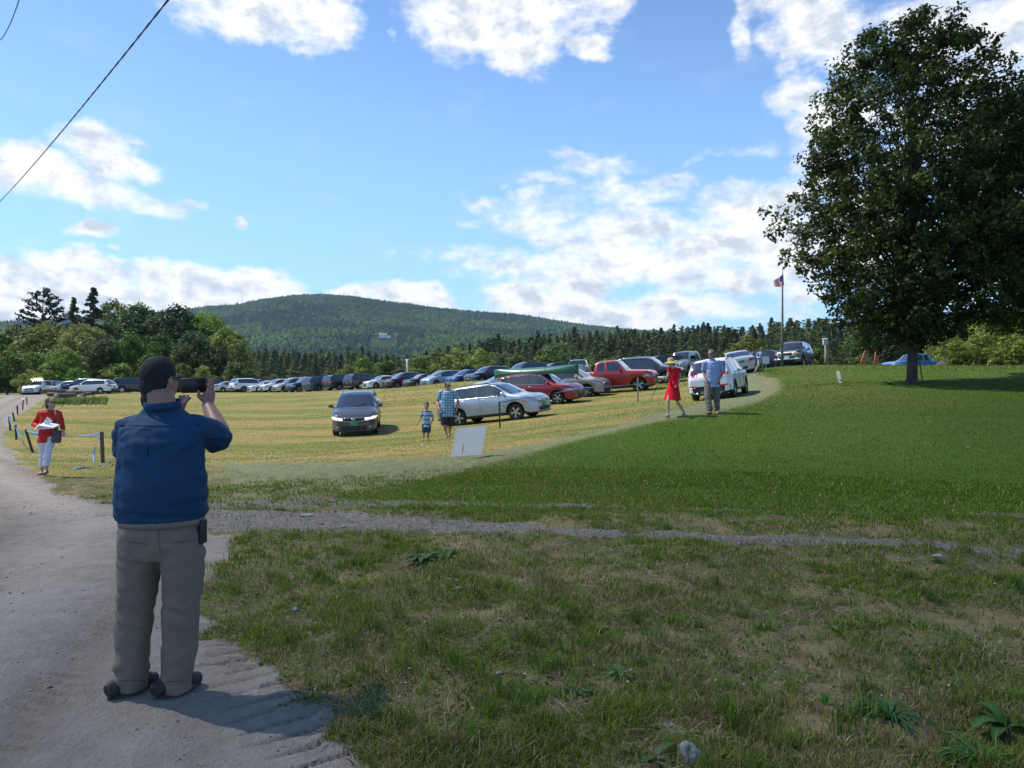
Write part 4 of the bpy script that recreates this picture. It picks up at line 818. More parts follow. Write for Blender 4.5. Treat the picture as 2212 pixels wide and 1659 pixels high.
    if kind=='boxy':
        patch('grille_panel',0,np.linspace(-W*.66,W*.66,9),lambda y:(gz0-.02,gz1+.03),WH_,.02)
        patch('grille',0,np.linspace(-W*.36,W*.36,5),lambda y:(gz0+.03,gz1-.03),BLK,.035)
        for s in (1,-1):
            b=MB(); x0=nose(s*W*.53,gz1-.1,.03); b.ell((x0,s*W*.53,(gz0+gz1)/2),(.04,.10,.10),n=16); b.build('headlight',LEN,root)
            patch('indicator',0,[s*y for y in (np.linspace(W*.68,W*.86,4))],lambda y:(gz0+.03,gz1-.03),AMB,.022)
    else:
        g=patch('grille',0,np.linspace(-gw,gw,7),lambda y:(gz0+.05*abs(y)/gw,gz1),BLK,.012)
        if grille=='bars':
            b=MB()
            for j in range(3 if detail else 2):
                z=gz0+.04+(gz1-gz0-.07)*j/(2 if detail else 1)
                b.tube([(nose(y,z,.03),y,z) for y in np.linspace(-gw*.97,gw*.97,7)],.012,n=6)
            b.build('grille_bar',trim or CHR,g)
        if grille=='frame':
            b=MB(); b.tube([(nose(y,gz1,.025),y,gz1-.005) for y in np.linspace(-gw,gw,7)]+[(nose(y,gz0,.025),y,gz0+.05*abs(y)/gw) for y in np.linspace(gw,-gw,7)]+[(nose(-gw,gz1,.025),-gw,gz1-.005)],.014,n=6); b.build('grille_bar',trim or CHR,g)
        b=MB(); z=(gz0+gz1)/2+.02; x=nose(0,z,.035); b.tube([(x,.075*math.cos(a),z+.042*math.sin(a)) for a in np.linspace(0,2*PI,17)],.009,n=5,caps=False); b.ell((x-.004,0,z),(.006,.05,.026)); b.build('badge',CHR,g)
        for s in (1,-1):
            ya,yb=gw*1.04,W*.93
            patch('headlight',0,[s*y for y in np.linspace(ya,yb,6)],lambda y:(gz0+.05+.05*(abs(y)-ya)/(yb-ya),gz1-.01+.035*(abs(y)-ya)/(yb-ya)),LAMP if lit else LEN,.012)
            def skin_y(x,z):
                S_,_=sect(x); return float(np.interp(z,[p[1] for p in S_],[p[0] for p in S_]))
            b=MB(); V=[]; n_=7
            for i in range(n_):
                f_=i/(n_-1); x=L-.10-f_*.52; za=gz0+.09+.07*f_; zb_=gz1+.03-.03*f_+.02; zb_=max(zb_,za+.02)
                for z in (za,(za+zb_)/2,zb_): V.append((x-cx,s*(skin_y(x,z)+.010),z))
            b.add(V,[(3*i+j,3*i+3+j,3*i+4+j,3*i+1+j) if s<0 else (3*i+1+j,3*i+4+j,3*i+3+j,3*i+j) for i in range(n_-1) for j in (0,1)],True); b.build('headlight_side',LAMP if lit else LEN,root)
            if 'amber' in opt: patch('indicator',0,[s*y for y in np.linspace(W*.94,W*.985,3)],lambda y:(gz0+.09,gz1+.02),AMB,.014)
    zl=.36 if not tall else .46
    patch('lower_grille',0,np.linspace(-W*.55,W*.55,7),lambda y:(zl-.06,zl+.10),BLK,.014)
    if detail:
        for s in (1,-1):
            x=nose(s*W*.70,zl+.06,.012); b=MB(); b.ell((x,s*W*.70,zl+.06),(.03,.06,.05),n=10); b.build('fog_lamp',LEN,root)
    if plate:
        z=(gz0+zl+.10)/2 if not tall else (gz0+zl+.1)/2; b=MB(); b.box((nose(0,z,.025),0,z),(.012,.31,.155),bev=.004); b.build('number_plate',PLT if plate=='green' else WPL,root)
    if 'bull' in opt:
        b=MB(); b.tube([(nose(y,.55,.06),y,.56) for y in np.linspace(-W*.9,W*.9,9)],.055,n=8); b.build('bumper_bar',CHR,root)
        b=MB(); 
        for s in (1,-1): b=MB(); b.box((nose(s*W*.72,.57,.13),s*W*.72,.575),(.05,.26,.10),bev=.02); b.build('bumper_pad',WH_,root)
    # rear end
    for s in (1,-1):
        hb=np.interp(0,[0,L],K['belt'])
        if kind=='sedan': patch('tail_light',0,[s*y for y in np.linspace(W*.50,W*.93,6)],lambda y:(.74,.93),RED,.014,f=tail)
        elif kind in('pickup',): patch('tail_light',0,[s*y for y in np.linspace(W*.80,W*.97,4)],lambda y:(.85,1.2),RED,.014,f=tail)
        elif 'slimlight' in opt: patch('tail_light',0,[s*y for y in np.linspace(W*.46,W*.95,7)],lambda y:(hb-.14+.03*(abs(y)/W),hb-.01+.04*(abs(y)/W)),RED,.014,f=tail)
        else: patch('tail_light',0,[s*y for y in np.linspace(W*.60,W*.96,6)],lambda y:(hb-.26,hb-.04),RED,.014,f=tail)
    b=MB(); b.box((tail(0,.8,.012),0,.80),(.012,.31,.155),bev=.004); b.build('rear_plate',PLT,root)
    if (K['clad'] if clad is None else clad):
        patch('rear_bumper',0,np.linspace(-W*.93,W*.93,9),lambda y:(.32,.62),BLK,.02,f=tail)
        if detail:
            for s in (1,-1): patch('reflector',0,[s*y for y in np.linspace(W*.55,W*.85,4)],lambda y:(.60,.66),RED,.035,f=tail); b=MB(); b.cyl((tail(s*W*.5,.36,.07),s*W*.5,.33),(tail(s*W*.5,.36,-.1),s*W*.5,.33),.045,n=10); b.build('exhaust',CHR,root)
    # mirrors
    xm=K['ws'][1]-.32; zm=np.interp(xm,[0,L],K['belt'])+.10
    for s in (1,-1):
        b=MB(); b.box((xm-cx,s*(W+.10),zm),(.13,.20,.14),bev=.045); m_=b.build('mirror',BLK if 'blackmirror' in opt else (CHR if 'chromemirror' in opt else pmat),root)
        b=MB(); b.box((xm-cx+.01,s*(W-.01),zm-.07),(.08,.10,.04),bev=.01); b.build('mirror_stalk',BLK,m_)
    # shut lines, handles
    if detail:
        b=MB()
        for dx in K['doors']:
            for s in (1,-1):
                P=[spt(dx+(-.03 if k>3 else 0),k,s,.001) for k in (1,1.6,2.4,3.2,4.0,4.9)]; b.tube(P,.006,n=4)
        b.build('door_seam',BLK,root)
        for dx in K['doors'][:2] if kind!='pickup' else K['doors']:
            for s in (1,-1):
                b=MB(); p=spt(dx+(.18 if dx<1.4 else .14),3.55,s,.022); 
                b.box(p,(.19,.025,.03),bev=.01); b.build('door_handle',CHR if 'chromehandle' in opt else pmat,root)
        if 'strip' in opt:
            for s in (1,-1):
                x0,x1=K['win'][0][0],K['win'][-1][1]; b=MB(); b.tube([spt(x,5.0,s,.010) for x in np.linspace(x0,x1,16)],.011,n=5); b.tube([spt(x,6.02,s,.008) for x in np.linspace(x0,x1+.05,20)],.010,n=5); b.build('window_trim',CHR,root)
        for s in (1,-1):
            b=MB(); b.tube([(K['ws'][1]-.05-cx,s*.05,prof_interp(K['top'],K['ws'][1]-.05)+.03),(K['ws'][1]-.16-cx,s*.05+.45,prof_interp(K['top'],K['ws'][1]-.16)+.025)],.008,n=4); b.build('wiper',BLK,root)
    if K['rails'] and 'norails' not in opt:
        x0=K['rg'][1]+.15; x1=K['ws'][0]-.05
        for s in (1,-1):
            b=MB(); P=[spt(x0,7,s,0)]+[spt(x,7.0,s,.055) for x in np.linspace(x0+.12,x1-.12,6)]+[spt(x1,7,s,0)]; b.tube(P,[.014]+[.022]*6+[.014],n=6); b.build('roof_rail',BLK if 'silverrail' not in opt else CHR,root)
        if 'bars' in opt:
            for f_ in (.25,.75):
                x=x0+(x1-x0)*f_; b=MB(); a=spt(x,7,1,.07); c=spt(x,7,-1,.07); b.tube([a,c],.018,n=6); b.build('roof_bar',BLK,root)
    if 'spare' in opt:
        b=MB(); b.cyl((-.12-cx,0,1.0),(.1-cx,0,1.0),.38,n=22); b.build('spare_wheel',RUB,root)
    if 'rack' in opt:
        b=MB(); z=prof_interp(K['top'],1.5)+.10; x0=-cx+.6; x1=-cx+2.4
        for s in (1,-1): b.tube([(x0,s*.62,z),(x1,s*.62,z)],.025,n=6)
        for x in np.linspace(x0,x1,5): b.tube([(x,-.62,z),(x,.62,z)],.02,n=5); [b.tube([(x,s*.62,z-.1),(x,s*.62,z)],.018,n=4) for s in (1,-1)]
        b.build('roof_rack',BLK,root)
    if 'hatch' in opt: # raised tailgate
        b=MB(); x0=.55-cx; z0=prof_interp(K['top'],.55); c=Vector((x0-.55,0,z0+.12)); 
        V=[(x0+.05,.66,z0-.02),(x0+.05,-.66,z0-.02),(x0-.5,-.70,z0+.10),(x0-.5,.70,z0+.10),(x0-1.0,-.66,z0-.12),(x0-1.0,.66,z0-.12)]; V2=[(p[0],p[1],p[2]-.05) for p in V]
        b.add(V+V2,[(0,3,2,1),(3,5,4,2),(6,7,8,9),(9,8,10,11),(0,1,7,6),(1,2,8,7),(2,4,10,8),(3,0,6,9),(5,3,9,11),(4,5,11,10)]); g=b.build('tailgate',pmat,root)
        b=MB(); b.add([(p[0],p[1]*.8,p[2]+.004) for p in (V[0],V[1])]+[(V[2][0],V[2][1]*.85,V[2][2]+.004),(V[3][0],V[3][1]*.85,V[3][2]+.004)],[(0,3,2,1)]); b.build('tailgate_window',GLASS,g)
    root['len']=L; root['wb']=K['wb']; root['xf']=xf-cx; root['xr']=xr-cx; root['tw']=W-.13
    return root
def park(o,x,y,head,dz=0.):
    """stand the car on the ground: head = heading in degrees, 0 = to the right, -90 = towards the viewer"""
    a=R(head); d=Vector((math.cos(a),math.sin(a),0)); n=Vector((-d.y,d.x,0)); xf,xr,tw=o['xf'],o['xr'],o['tw']
    P={}
    for k,xx in (('f',xf),('r',xr)):
        for s in (1,-1): q=Vector((x,y,0))+d*xx+n*tw*s; P[k,s]=Vector((q.x,q.y,hz(q.x,q.y)))
    X=((P['f',1]+P['f',-1])-(P['r',1]+P['r',-1])).normalized(); Yv=((P['f',1]+P['r',1])-(P['f',-1]+P['r',-1])).normalized(); Z=X.cross(Yv).normalized(); Yv=Z.cross(X)
    c=(P['f',1]+P['f',-1]+P['r',1]+P['r',-1])/4; c-=X*(xf+xr)/2
    M=Matrix((X,Yv,Z)).transposed(); o.rotation_euler=M.to_euler(); o.location=c+Vector((0,0,dz-.02))
    for k in ('len','wb','xf','xr','tw'): del o[k]
    return o
def parku(o,us,Y,head,dz=0.): return park(o,(us/4-512)/F*Y,Y,head,dz)
WH_=pm('white_trim',(.78,.78,.77),.4,vary=.05)
P_SIL=paint('silver_paint',(.40,.44,.49),.5); P_SIL2=paint('pale_silver_paint',(.52,.55,.57),.4); P_WH=paint('white_car_paint',(.74,.75,.76)); P_BLK=paint('black_car_paint',(.018,.02,.024)); P_GRY=paint('grey_car_paint',(.075,.085,.10),.4); P_CHAR=paint('charcoal_car_paint',(.045,.05,.058),.4)
P_RED=paint('deep_red_paint',(.27,.012,.018),.2); P_RED2=paint('bright_red_paint',(.38,.018,.014),.1); P_MAR=paint('maroon_paint',(.10,.018,.025),.3); P_BLU=paint('blue_car_paint',(.03,.10,.30),.4); P_NAV=paint('navy_paint',(.02,.032,.07),.4); P_GOLD=paint('champagne_paint',(.36,.31,.26),.5); P_BEI=paint('beige_paint',(.55,.50,.42),.4); P_LBL=paint('pale_blue_grey_paint',(.36,.44,.50),.5); P_PB=paint('bright_blue_paint',(.05,.20,.55),.2); P_GRN=paint('grey_green_paint',(.32,.38,.34),.3)
GA='cars in the near row beside the blue tape'; GB='cars in the long far row across the field'
# near row
parku(make_car('parked_car','wagon',P_SIL,'silver wagon nearest the viewer beside the man in the plaid shirt','car',GA,rim=('twin',5),opt=('chromemirror','chromehandle','strip','amber'),rimm=ALU),1980,32.0,-26)
REDCAR=parku(make_car('parked_car','wagon',P_RED,'deep red wagon carrying the green canoe','car',GA,opt=('strip','bars','chromehandle','amber'),rimm=ALU),2155,39.5,-26)
parku(make_car('parked_car','crossover',P_GOLD,'champagne crossover between the canoe and the red pickup','car',GA,opt=('amber',),rim=('single',5),grille='frame'),2280,43,-26)
parku(make_car('parked_pickup','pickup',P_RED2,'bright red pickup truck with its black grille towards the woman in red','pickup truck',GA,opt=('blackmirror','amber'),rim=('single',5),rimm=ALU,grille='frame',trim=BLK),2440,44.5,-20)
parku(make_car('parked_car','suv',P_CHAR,'dark grey crossover right behind the red pickup','car',GA,opt=('silverrail',),rim=('single',5),L=4.9),2590,51.5,-24)
parku(make_car('parked_car','wagon',P_NAV,'dark wagon with its tailgate raised behind the red pickup','car',GA,opt=('hatch','bars'),rim=('single',5)),2640,56,184)
parku(make_car('parked_car','suv',P_GRN,'older grey-green four-wheel drive seen behind the straw hat','car',GA,opt=('norails','blackmirror'),rim=('single',5),top=KIND['boxy']['top'],L=4.4,ws=(2.44,3.0),rg=(.04,.3),win=[(.5,1.25),(1.35,1.95),(2.02,2.62)],doors=(1.3,2.0),wb=2.6,W=.88),2735,56,-122)
parku(make_car('moving_car','crossover',P_WH,'white crossover seen from behind the man in the pale blue shirt','car',None,opt=('slimlight','blackmirror'),rim=('twin',5)),2885,32.6,63)
parku(make_car('moving_car','crossover',P_GRY,'dark grey crossover with lit headlights driving towards the viewer alone on the field','car',None,opt=('silverrail',),lit=True,rim=('single',5),grille='frame',trim=CHR),1432,32.0,-82)
parku(make_car('parked_car','sedan',P_SIL2,'silver sedan seen from behind on the rise above the white crossover','car',None,rim=('single',7),opt=()),2955,49.0,80)
parku(make_car('parked_car','boxy',P_BLK,'black boxy off-roader with a white roof and round headlights by the flagpole','car',None,roof=WH_,opt=('bull','rack','amber'),rim=('single',6),plate='pale'),3180,52.5,-124)
parku(make_car('parked_car','sedan',P_NAV,'dark blue sedan half hidden behind the man in the cap','car',None,rim=('single',7)),3075,53,-30)
parku(make_car('parked_pickup','pickup',P_PB,'bright blue pickup truck behind the lawn and the orange ramps','pickup truck',None,rim=('single',5),opt=()),3665,62,-168)
# second line behind the canoe
parku(make_car('parked_car','sedan',P_LBL,'blue-grey car nose just visible left of the canoe tip','car',GB,rim=('single',7)),2050,46,-165+180)
# far row, right to left: src column, distance, kind, paint, heading, label
FR=[(2315,70,'pickup',P_GRN,78,'pale grey-green pickup cap with a sun glint behind the champagne crossover',('norails',),{}),
 (2215,72,'suv',P_NAV,-150,'dark car showing its roof above the canoe',(),{}),
 (2100,69,'suv',P_NAV,-140,'dark blue car behind the tip of the green canoe',(),{}),
 (1955,72,'suv',P_BLK,-140,'black car with silver rails left of the canoe tip in the far row',('silverrail',),{}),
 (1870,75,'crossover',P_BLU,-138,'bright blue crossover in the far row above the plaid shirt',(),{}),
 (1775,78,'minivan',P_LBL,-138,'pale silver-blue minivan in the far row left of the bright blue crossover',('norails',),{}),
 (1695,80,'sedan',P_BLK,-140,'low black sedan in the far row between the maroon car and the silver-blue minivan',(),{}),
 (1615,82,'crossover',P_MAR,-140,'maroon crossover with pale roof rails in the far row',('silverrail','bars'),{}),
 (1560,88,'sedan',P_WH,-140,'white car roof showing behind the maroon crossover',(),{}),
 (1535,83,'sedan',P_WH,-142,'low white sedan in front of the maroon crossover',(),{}),
 (1460,85,'suv',P_BLK,50,'black three-row off-roader seen from behind, left of the low white sedan',(),{}),
 (1375,87,'suv',P_CHAR,50,'charcoal off-roader seen from behind with a chrome bumper strip',(),{}),
 (1295,88,'minivan',P_GRY,52,'dark grey minivan seen from behind with wide red lamps',('slimlight',),{}),
 (1230,90,'suv',P_NAV,-138,'dark navy crossover facing the viewer beside the grey minivan',(),{}),
 (1175,92,'minivan',P_BEI,-138,'cream minivan facing the viewer in the far row',('silverrail',),{}),
 (1120,93,'wagon',P_WH,-138,'white wagon with dark lower body facing the viewer',('blackmirror',),{}),
 (1068,94,'sedan',P_WH,-140,'older white car nosing out left of the white wagon',(),dict(clad=0)),
 (1000,95,'suv',P_WH,48,'white off-roader seen from behind, with red side lamps',('silverrail','blackmirror'),{}),
 (918,97,'sedan',P_SIL2,48,'silver sedan seen from behind, just right of the raised hands',(),{}),
 (865,99,'suv',P_NAV,48,'navy off-roader peeping out behind the raised hands',(),{}),
 (735,100,'suv',P_LBL,46,'blue-grey vehicle glimpsed beside the photographer\'s face',(),{}),
 (535,90,'suv',P_CHAR,30,'black off-roader left of the photographer\'s head',('blackmirror',),{}),
 (375,84,'wagon',P_WH,178,'white wagon nearest the stacked logs, side on',('blackmirror',),{}),
 (330,89,'suv',P_NAV,182,'dark wagon with white roof edges between two white wagons',('silverrail',),{}),
 (285,93,'wagon',P_WH,182,'white wagon farthest left behind the stacked logs',(),{}),
 (1085,101,'suv',P_GRY,48,'dim grey vehicle roof behind the white off-roader',(),{}),
 (1640,92,'suv',P_CHAR,48,'dark roof peeping above the gap left of the black sedan',(),{})]
for us,Y,k,p,hd,lb,op,ex in FR: parku(make_car('parked_pickup' if k=='pickup' else 'parked_car',k,p,lb,'pickup truck' if k=='pickup' else 'car',GB,opt=op,detail=False,rim=('single',6),plate='green',**ex),us,Y,hd,0)
pol=parku(make_car('emergency_vehicle','suv',P_WH,'white vehicle with glaring roof lights on the dirt road','car',None,opt=('norails','bull'),rim=('single',6)),150,92,-78)
GL=pm('flashing_lamp',(.75,.8,1),.2,emit=14); b=MB(); b.box((.1,0,1.93),(.3,1.2,.14),bev=.04); b.build('light_bar',GL,pol)
parku(make_car('parked_car','suv',P_BLK,'dark vehicle right beside the one with glaring roof lights','car',None,opt=('norails',),rim=('single',6)),205,96,-85)
# canoe on its car
def canoe():
    n=26; V=[];Fs=[]; L=4.9; m=9
    for i in range(n):
        f=i/(n-1); x=(f-.5)*L; w=.44*(1-abs(2*f-1)**2.4)+.012; dep=.36+.13*abs(2*f-1)**3
        for j in range(m):
            a=PI*j/(m-1); V.append((x,w*math.cos(a),(-math.sin(a)**.8*dep)+ .10*abs(2*f-1)**4))
    for i in range(n-1):
        for j in range(m-1): Fs.append((i*m+j,i*m+j+1,(i+1)*m+j+1,(i+1)*m+j))
    mb=MB(); V=[(x,y,-z) for x,y,z in V]; mb.add(V,Fs,True)
    o=mb.build('canoe',pm('green_hull',(.025,.13,.075),.38,vary=.12,vscale=2)); md=o.modifiers.new('s','SOLIDIFY'); md.thickness=.012
    b=MB(); 
    for s in (1,-1): b.tube([(V[i*m+(0 if s>0 else m-1)][0],V[i*m+(0 if s>0 else m-1)][1]*1.01,V[i*m][2]+.0) for i in range(n)],.014,n=6)
    b.build('gunwale',pm('gunwale_trim',(.03,.04,.035),.5),o)
    for x in (-.7,.7): b=MB(); P=[(x,.46*math.cos(a),.02+math.sin(a)**.8*.378) for a in np.linspace(0,PI,14)]; b.tube(P,(.008),n=5); b.build('strap',BLK,o)
    return tag(o,'long green canoe upside down on the roof of the deep red wagon','canoe')
cn=canoe(); cn.location=ws(2142,1497,39.3); cn.rotation_euler=REDCAR.rotation_euler
# ------------------------------------------------------------------ people
SKIN=pm('skin',(.46,.26,.18),.55,vary=.10,vscale=14); SKIN2=pm('tanned_skin',(.36,.19,.125),.55,vary=.10,vscale=14)
def cloth(name,c,vary=.10,bump=.003,rough=.85): return pm(name,c,rough,vary=vary,vscale=5,bump=bump,bscale=28,spec=.2)
def plaid(name,base,bands,stripes_only=False,scale=10.):
    m,t,b=newmat(name); tc=t.new('ShaderNodeTexCoord').outputs['Object']; s=t.new('ShaderNodeSeparateXYZ'); t.l.new(tc,s.inputs[0]); c=c4(base)
    for ax,per,wd,ph,col,op in bands:
        f=t.math('FRACT',t.math('MULTIPLY_ADD',s.outputs[ax],1/per,ph+50)); f=t.math('LESS_THAN',f,wd); c=t.mix(t.math('MULTIPLY',f,op),c,col)
    t.l.new(c,b.inputs['Base Color']); b.inputs['Roughness'].default_value=.85; b.inputs['Specular IOR Level'].default_value=.2; return m
def hand(mb,w,d,n,curl=.5,thumb=1,S=1.,spread=.25,thr=.6):
    w=Vector(w); d=Vector(d).normalized(); n=Vector(n); n=(n-d*n.dot(d)).normalized(); l=d.cross(n)*thumb
    mb.tube([w-d*.02*S,w+d*.03*S,w+d*.085*S],[(.026*S,.019*S),(.038*S,.017*S),(.040*S,.014*S)],n=10,up=n)
    for k,(o,L) in enumerate(((.030,.070),(.011,.078),(-.010,.073),(-.030,.056))):
        b=w+d*.082*S+l*o*S; ang=spread*(o/.03)*.5; dd=(d+l*ang).normalized(); P=[b]; cu=curl*(1+.12*k)
        for q,f in enumerate((.45,.3,.25)):
            a=cu*(q+.6)*.75; v=dd*math.cos(a)+n*math.sin(a); P.append(P[-1]+v*L*f*S)
        mb.tube(P,[.0098*S,.0092*S,.0084*S,.0068*S],n=7)
    b=w+d*.025*S+l*.030*S; v=(d*.75+l*thr+n*.35).normalized(); mb.tube([b-l*.01*S,b+v*.032*S,b+(v+n*.3*curl).normalized()*.062*S],[.014*S,.0115*S,.0085*S],n=7)
def head(mb,c,f,S,tilt=0.):
    c=Vector(c); f=Vector(f).normalized(); l=Vector((0,0,1)).cross(f).normalized(); u=Vector((0,0,1)); M=Matrix((l,f,u)).transposed()
    g=lambda x,y,z: c+M@Vector((x,y,z))*S
    mb.ell(g(0,-.008,.025),(.076*S,.097*S,.097*S),M,n=20,m=14); mb.ell(g(0,.022,-.03),(.062*S,.072*S,.080*S),M,n=16,m=10); mb.ell(g(0,.055,-.085),(.032*S,.030*S,.028*S),M)
    mb.tube([g(0,.088,.018),g(0,.104,-.012),g(0,.112,-.026)],[.009*S,.013*S,.016*S],n=7); mb.ell(g(0,.083,-.056),(.025*S,.013*S,.008*S),M); mb.ell(g(0,.081,-.066),(.022*S,.012*S,.008*S),M)
    for s in (1,-1):
        mb.ell(g(s*.077,-.004,-.008),(.010*S,.021*S,.033*S),M,n=10,m=8); mb.ell(g(s*.030,.083,.030),(.022*S,.012*S,.009*S),M)
    return g,M
def torso(mb,pts,rads,f): mb.tube(pts,rads,n=24,up=f)
def hairmesh(g,M,S,kind,mat,root,vox):
    mb=MB()
    if kind=='short':
        mb.ell(g(0,-.030,.048),(.083*S,.088*S,.080*S),M,n=20,m=12); mb.ell(g(0,-.052,-.005),(.074*S,.060*S,.080*S),M,n=18,m=10)
    elif kind=='crew':
        mb.ell(g(0,-.018,.036),(.086*S,.100*S,.096*S),M,n=22,m=14); mb.ell(g(0,-.038,-.012),(.080*S,.076*S,.088*S),M,n=20,m=12)
    elif kind=='bob':
        mb.ell(g(0,-.032,.046),(.093*S,.097*S,.086*S),M,n=20,m=12); mb.ell(g(0,-.055,-.03),(.096*S,.072*S,.11*S),M,n=20,m=12)
        for s in(1,-1): mb.ell(g(s*.074,-.030,-.04),(.026*S,.040*S,.085*S),M)
    elif kind=='full':
        mb.ell(g(0,-.022,.055),(.089*S,.097*S,.082*S),M,n=20,m=12); mb.ell(g(0,-.052,-.005),(.082*S,.062*S,.085*S),M,n=18,m=10)
    return remesh(mb,'hair',mat,vox,root,1,disp=lambda p:mnoise.noise(p*38)*.006*S+mnoise.noise(p*110)*.0025*S)
def person(Y0,J,label,H=1.75,girth=1.,face=(0,-1),look=None,top=None,sleeve=.5,bottom=None,leg_to='ankle',skirt=None,hair=('short',None),shoes=None,skin=SKIN,glasses=None,hatm=None,vox=.011,hands=None,bare=False,cap=None,group=None,hsc=1.):
    """J: joints as (source px u, v, depth offset in m)"""
    S=H/1.75; W={k:ws(p[0],p[1],Y0+p[2]) for k,p in J.items()}
    f=Vector((face[0],face[1],0)).normalized(); lk=Vector((look[0],look[1],0)).normalized() if look else f
    base=(W['anL']+W['anR'])/2; gx,gy=base.x,base.y; ground=hz(gx,gy)
    low=min(W['anL'].z,W['anR'].z)-.075*S; dz=ground-low
    O=Vector((gx,gy,low)); W={k:p-O for k,p in W.items()}
    root=empty('person',(gx,gy,ground),(0,0,0),label,'person',group)
    L=lambda a,b,t: W[a].lerp(W[b],t)
    waist=(W['hipL']+W['hipR'])/2; neck=W['neck']; g_=girth; sh=(W['shL']+W['shR'])/2; sw=(W['shR']-W['shL']).length/2
    lat=(W['shR']-W['shL']).normalized()
    mb=MB(); tp=[waist-Vector((0,0,.08*S)),waist,waist.lerp(sh,.4),waist.lerp(sh,.75),sh+Vector((0,0,.0)),sh.lerp(neck,.6),neck+Vector((0,0,.03*S))]
    tr=[(.14*g_*S,.10*g_*S),(.155*g_*S,.115*g_*S),(.140*g_*S,.115*g_*S),(.16*S*(.5+.5*g_),.12*S*g_),(sw*.92,.095*S*g_),(.09*S,.075*S),(.055*S,.058*S)]
    torso(mb,tp,tr,f); mb.tube([neck-Vector((0,0,.05*S)),W['head']-Vector((0,0,.06*S))],[(.056*S,.058*S),(.052*S,.056*S)],n=12,up=f)
    g,M=head(mb,W['head'],lk,S*hsc)
    for s in 'LR':
        a,e,w_=W['sh'+s],W['el'+s],W['wr'+s]; k=.5+.5*g_
        mb.tube([a.lerp(sh,.12),a.lerp(e,.25),a.lerp(e,.6),e,e.lerp(w_,.3),e.lerp(w_,.7),w_],[.055*S*k,.052*S*k,.045*S*k,.039*S*k,.042*S*k,.033*S*k,.026*S],n=12)
        hd=(hands or {}).get(s,{}); d=(w_-e).normalized() if 'd' not in hd else Vector(hd['d']); nn=Vector(hd.get('n',(-lat if s=='R' else lat))); 
        hand(mb,w_,d,nn,hd.get('curl',.75),hd.get('th',1 if s=='L' else -1),S,thr=hd.get('thr',.45))
        h,kn,an=W['hip'+s],W['kn'+s],W['an'+s]; to=W.get('to'+s,an+f*.17*S-Vector((0,0,.04*S)))
        mb.tube([h+Vector((0,0,.03)),h.lerp(kn,.3),h.lerp(kn,.75),kn,kn.lerp(an,.3),kn.lerp(an,.7),an],[.085*S*g_,.082*S*g_,.06*S*k,.052*S*k,.054*S*k,.040*S,.034*S],n=14)
        mb.tube([an+Vector((0,0,.02))-(to-an)*.22,an.lerp(to,.35)-Vector((0,0,.02*S)),to],[(.028*S,.026*S),(.032*S,.020*S),(.026*S,.010*S)],n=10,up=(0,0,1))
    remesh(mb,'body',skin,vox,root,2)
    hm=hair[1] or pm('dark_hair',(.03,.022,.016),.75,vary=.4,vscale=60)
    hairmesh(g,M,S*hsc,hair[0],hm,root,vox*.75)
    wr=lambda amp,sc=9: (lambda p: (mnoise.noise(Vector((p.x*sc*.6,p.y*sc*.6,p.z*sc*1.5)))+.5*mnoise.noise(Vector((p.x*sc*1.6+3,p.y*sc*1.6,p.z*sc*2.8))))*amp)
    if top:
        mb=MB(); bot=(skirt is None); e=.016*S
        T=[waist+Vector((0,0,-.10*S))]+tp[1:5]+[tp[5]]; Rr=[(tr[1][0]+e*1.6,tr[1][1]+e*2.2)]+[(a+e,b+e*1.2) for a,b in tr[1:5]]+[(tr[5][0]+e*.3,tr[5][1]+e*.3)]
        if skirt: T=[waist.lerp(sh,.22)]+tp[2:5]+[tp[5]]; Rr=[(.150*S*g_,.128*S*g_)]+[(a+e*.6,b+e*.6) for a,b in tr[2:5]]+[(tr[5][0]+.002,tr[5][1]+.002)]
        torso(mb,T,Rr,f)
        for s in 'LR':
            a,el,w_=W['sh'+s],W['el'+s],W['wr'+s]; k=.5+.5*g_
            if sleeve<=1: P=[a.lerp(sh,.25),a,a.lerp(el,sleeve*.6),a.lerp(el,sleeve)]; r=[.068*S*k,.072*S*k,.066*S*k,.066*S*k]
            else: P=[a.lerp(sh,.25),a,a.lerp(el,.6),el,el.lerp(w_,.5),el.lerp(w_,.92)]; r=[.068*S*k,.070*S*k,.062*S*k,.058*S*k,.050*S*k,.040*S*k]
            mb.tube(P,r,n=14)
        if skirt:
            hem=[ws(J['hem'][0],J['hem'][1],Y0)-O][0]; wc=waist.lerp(sh,.28); mb.tube([wc,wc.lerp(hem,.3),wc.lerp(hem,.65),hem],[(.140*S,.120*S),(.178*S,.150*S),(.22*S,.17*S),(.262*S,.20*S)],n=28,up=f)
        o=remesh(mb,'dress' if skirt else 'shirt',top,vox*.8,root,2,disp=wr(.009*S*(1 if not skirt else .7)))
        if not skirt:
            mb=MB(); c0=neck-Vector((0,0,.022*S)); P=[c0+Vector((math.cos(a)*.070*S,math.sin(a)*.072*S,.0)) for a in np.linspace(0,2*PI,17)]; mb.tube(P,[(.014*S,.006*S)]*17,n=6,up=(0,0,1),caps=False); mb.build('collar',top,root)
